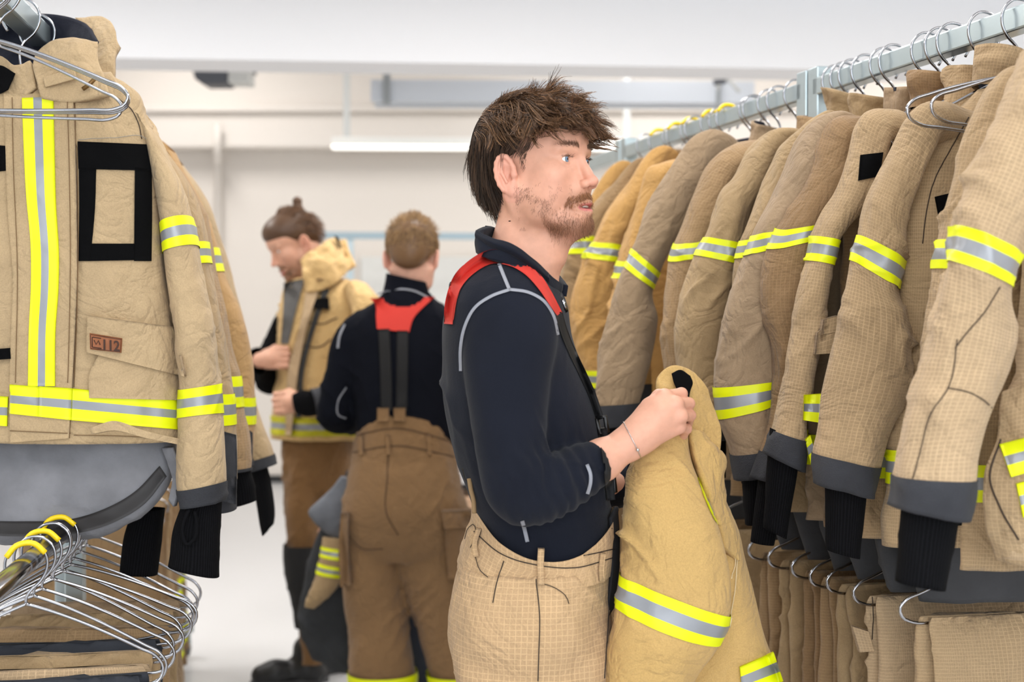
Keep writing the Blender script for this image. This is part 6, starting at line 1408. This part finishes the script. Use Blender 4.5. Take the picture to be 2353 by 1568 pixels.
b.chain([P(684, 478, D2), P(700, 495, D2)], [.02, .012], .01)
Vb, Fb = nets(b, P(683, 462, D2)-.12, P(683, 462, D2)+.12, .003); mk('hair_bun', Vb, Fb, HAIR, ma, col=np.tile(lin((88, 62, 42)), (len(Vb), 1)))
bq = SDF(); bq.ell(ha+HA@np.array([.072, 0, -.102]), (.030, .034, .026), HA, .01); bq.ell(ha+HA@np.array([.088, 0, -.068]), (.012, .028, .008), HA, .01)
Vq, Fq = nets(bq, ha-.18, ha+.18, .003); mk('beard', Vq, Fq, HAIR, ma, col=np.tile(lin((112, 78, 54)), (len(Vq), 1)))
# his jacket
JA = FAB('bun_jacket_tan', (206, 172, 118), wear=.1, tuft=.5)
ja = pxTube([(672, 640, 800, 640, D2), (655, 665, 848, 660, D2), (642, 705, 878, 700, D2), (636, 770, 886, 770, D2), (632, 850, 882, 850, D2), (630, 930, 872, 930, D2), (628, 975, 862, 975, D2), (630, 1006, 858, 1006, D2)], [.08, .13, .17, .18, .18, .18, .18, .175], e=2.3, seed=73, amp=.014, crease=.016)
bdj = ja.mesh('jacket_body', JA, ma, nu=90, nv=90, turn=.01, cap0=True)
ja.band('jacket_reflective_band', .86, .97, [M('dull_yellow_trim', (196, 190, 20), .5), HV()[1]], ma, nu=90, off=.004)
bj = bvh_of([bdj])
gsh = M('grey_shirt', (92, 90, 88), .9, bumpscale=80, bs=.4)
decal('shirt', bj, [(652, 650), (650, 720), (645, 790)], [(700, 640), (678, 720), (662, 790)], gsh, ma, off=.01, thick=.008, nv=20, nu=10)
decal('front_facing', bj, [(706, 640), (690, 740), (662, 850), (655, 1000)], [(742, 640), (708, 740), (684, 860), (668, 1000)], TAN['a'], ma, off=.03, thick=.02, nv=40, nu=10)
decal('front_lining', bj, [(744, 660), (716, 740), (690, 840), (680, 960)], [(756, 665), (728, 740), (700, 840), (690, 960)], M('charcoal_lining', (50, 50, 50), .9), ma, off=.02, thick=.01, nv=30, nu=5)
decal('chest_tape', bj, [(722, 686), (718, 708)], [(754, 684), (756, 712)], BLK, ma, off=.026, thick=.01)
for pts in ([(690, 795), (740, 796), (760, 780)], [(700, 740), (740, 745), (775, 730)]): seam('seam_stitching', bj, pts, .006, dt2, ma)
sheet('jacket_collar', [[(690, 600, D2-.13), (700, 585, D2-.12), (735, 562, D2-.08), (765, 545, D2-.02), (782, 552, D2+.05)], [(694, 622, D2-.16), (712, 605, D2-.15), (748, 585, D2-.12), (778, 572, D2-.04), (790, 575, D2+.04)], [(698, 648, D2-.17), (722, 640, D2-.17), (758, 620, D2-.15), (788, 600, D2-.08), (798, 595, D2+.02)], [(704, 672, D2-.18), (730, 668, D2-.18), (765, 655, D2-.16), (795, 630, D2-.1), (806, 615, D2+.0)]], JA, ma, thick=.025, nu=40, nv=30, seed=77, amp=.016)
sheet('jacket_collar', [[(782, 552, D2+.05), (760, 560, D2+.14), (720, 580, D2+.15), (672, 625, D2+.05)], [(806, 615, D2+.0), (780, 630, D2+.14), (730, 640, D2+.16), (660, 660, D2+.04)]], JA, ma, thick=.02, nu=30, nv=14, seed=78, amp=.008)
sheet('collar_tape', [[(770, 541, D2-.04), (778, 545, D2-.02)], [(780, 568, D2-.06), (786, 570, D2-.05)]], BLK, ma, thick=.004, nu=8, nv=8)
al = pxTube([(790, 665, 850, 690, D2-.14), (805, 700, 882, 715, D2-.20), (800, 780, 886, 785, D2-.24), (795, 850, 880, 860, D2-.26), (790, 880, 865, 940, D2-.28), (768, 885, 800, 965, D2-.30), (735, 888, 755, 968, D2-.32), (712, 893, 728, 960, D2-.33)], [.06, .075, .075, .07, .065, .06, .055, .05], seed=81, amp=.01, crease=.012)
al.mesh('jacket_sleeve', JA, ma, nu=50, nv=70, v1=al.s[6]); al.mesh('jacket_cuff', CH, ma, nu=50, nv=8, v0=al.s[6]-.01, v1=1, off=.002, turn=.008)
pxTube([(722, 900, 738, 955, D2-.33), (690, 897, 700, 958, D2-.33), (672, 905, 680, 950, D2-.33)], .034, seed=3, amp=.002, crease=.002).mesh('knit_wristlet', KN, ma, nu=30, nv=12, turn=.004)
ar_ = pxTube([(650, 690, 690, 690, D2+.10), (615, 770, 680, 760, D2+.12), (588, 830, 660, 860, D2+.06), (590, 870, 650, 880, D2-.02), (582, 800, 606, 868, D2-.12), (590, 800, 602, 858, D2-.16)], [.05, .055, .055, .05, .045, .036], seed=82, amp=.006, crease=.006)
ar_.mesh('jacket_sleeve', KN, ma, nu=40, nv=50, cap0=True)
# trousers and boots
ht = pxTube([(655, 990, 812, 990, D2), (652, 1060, 815, 1060, D2), (652, 1120, 815, 1120, D2), (655, 1180, 812, 1180, D2)], [.14, .15, .15, .12], e=2.3, amp=0, crease=0)
ml = [pxTube([(653, 1060, 745, 1060, D2-.05), (654, 1150, 745, 1150, D2-.07), (660, 1250, 745, 1250, D2-.08), (666, 1330, 748, 1330, D2-.08), (682, 1400, 752, 1400, D2-.08), (690, 1470, 752, 1470, D2-.08), (690, 1525, 752, 1525, D2-.08)], [.10, .10, .095, .09, .085, .08, .08], e=2.2, amp=0, crease=0),
      pxTube([(710, 1060, 812, 1060, D2+.05), (712, 1150, 812, 1150, D2+.08), (720, 1250, 806, 1250, D2+.1), (725, 1330, 806, 1330, D2+.1), (735, 1400, 812, 1400, D2+.1), (740, 1480, 815, 1480, D2+.1), (740, 1510, 815, 1510, D2+.1)], [.10, .10, .095, .09, .085, .08, .08], e=2.2, amp=0, crease=0)]
V6, F6, N6 = remesh([solid(ht, 48, 24), solid(ml[0], 36, 40), solid(ml[1], 36, 40)], .009, 4); V6 = V6+N6*folds(V6, 46, .010, .010, (6, 6, 3))[:, None]
TA = FAB('bun_trousers_brown', (120, 88, 54), wear=.1, tuft=.3)
mk('trousers', V6, F6, TA, ma)
for m_ in ml:
    m_.amp = .006; m_.crease = .005; m_.mesh('knee_patch', M('black_knee_patch', (26, 26, 28), .85), ma, v0=m_.s[2]-.0, v1=m_.s[4]+.08, off=.014, nu=44, nv=30)
for q, f_ in ((P(705, 1500, D2-.08), (-1, -.3, 0)), (P(775, 1500, D2+.1), (-.9, -.5, 0))): boot([q[0], q[1], 0], f_, ma)
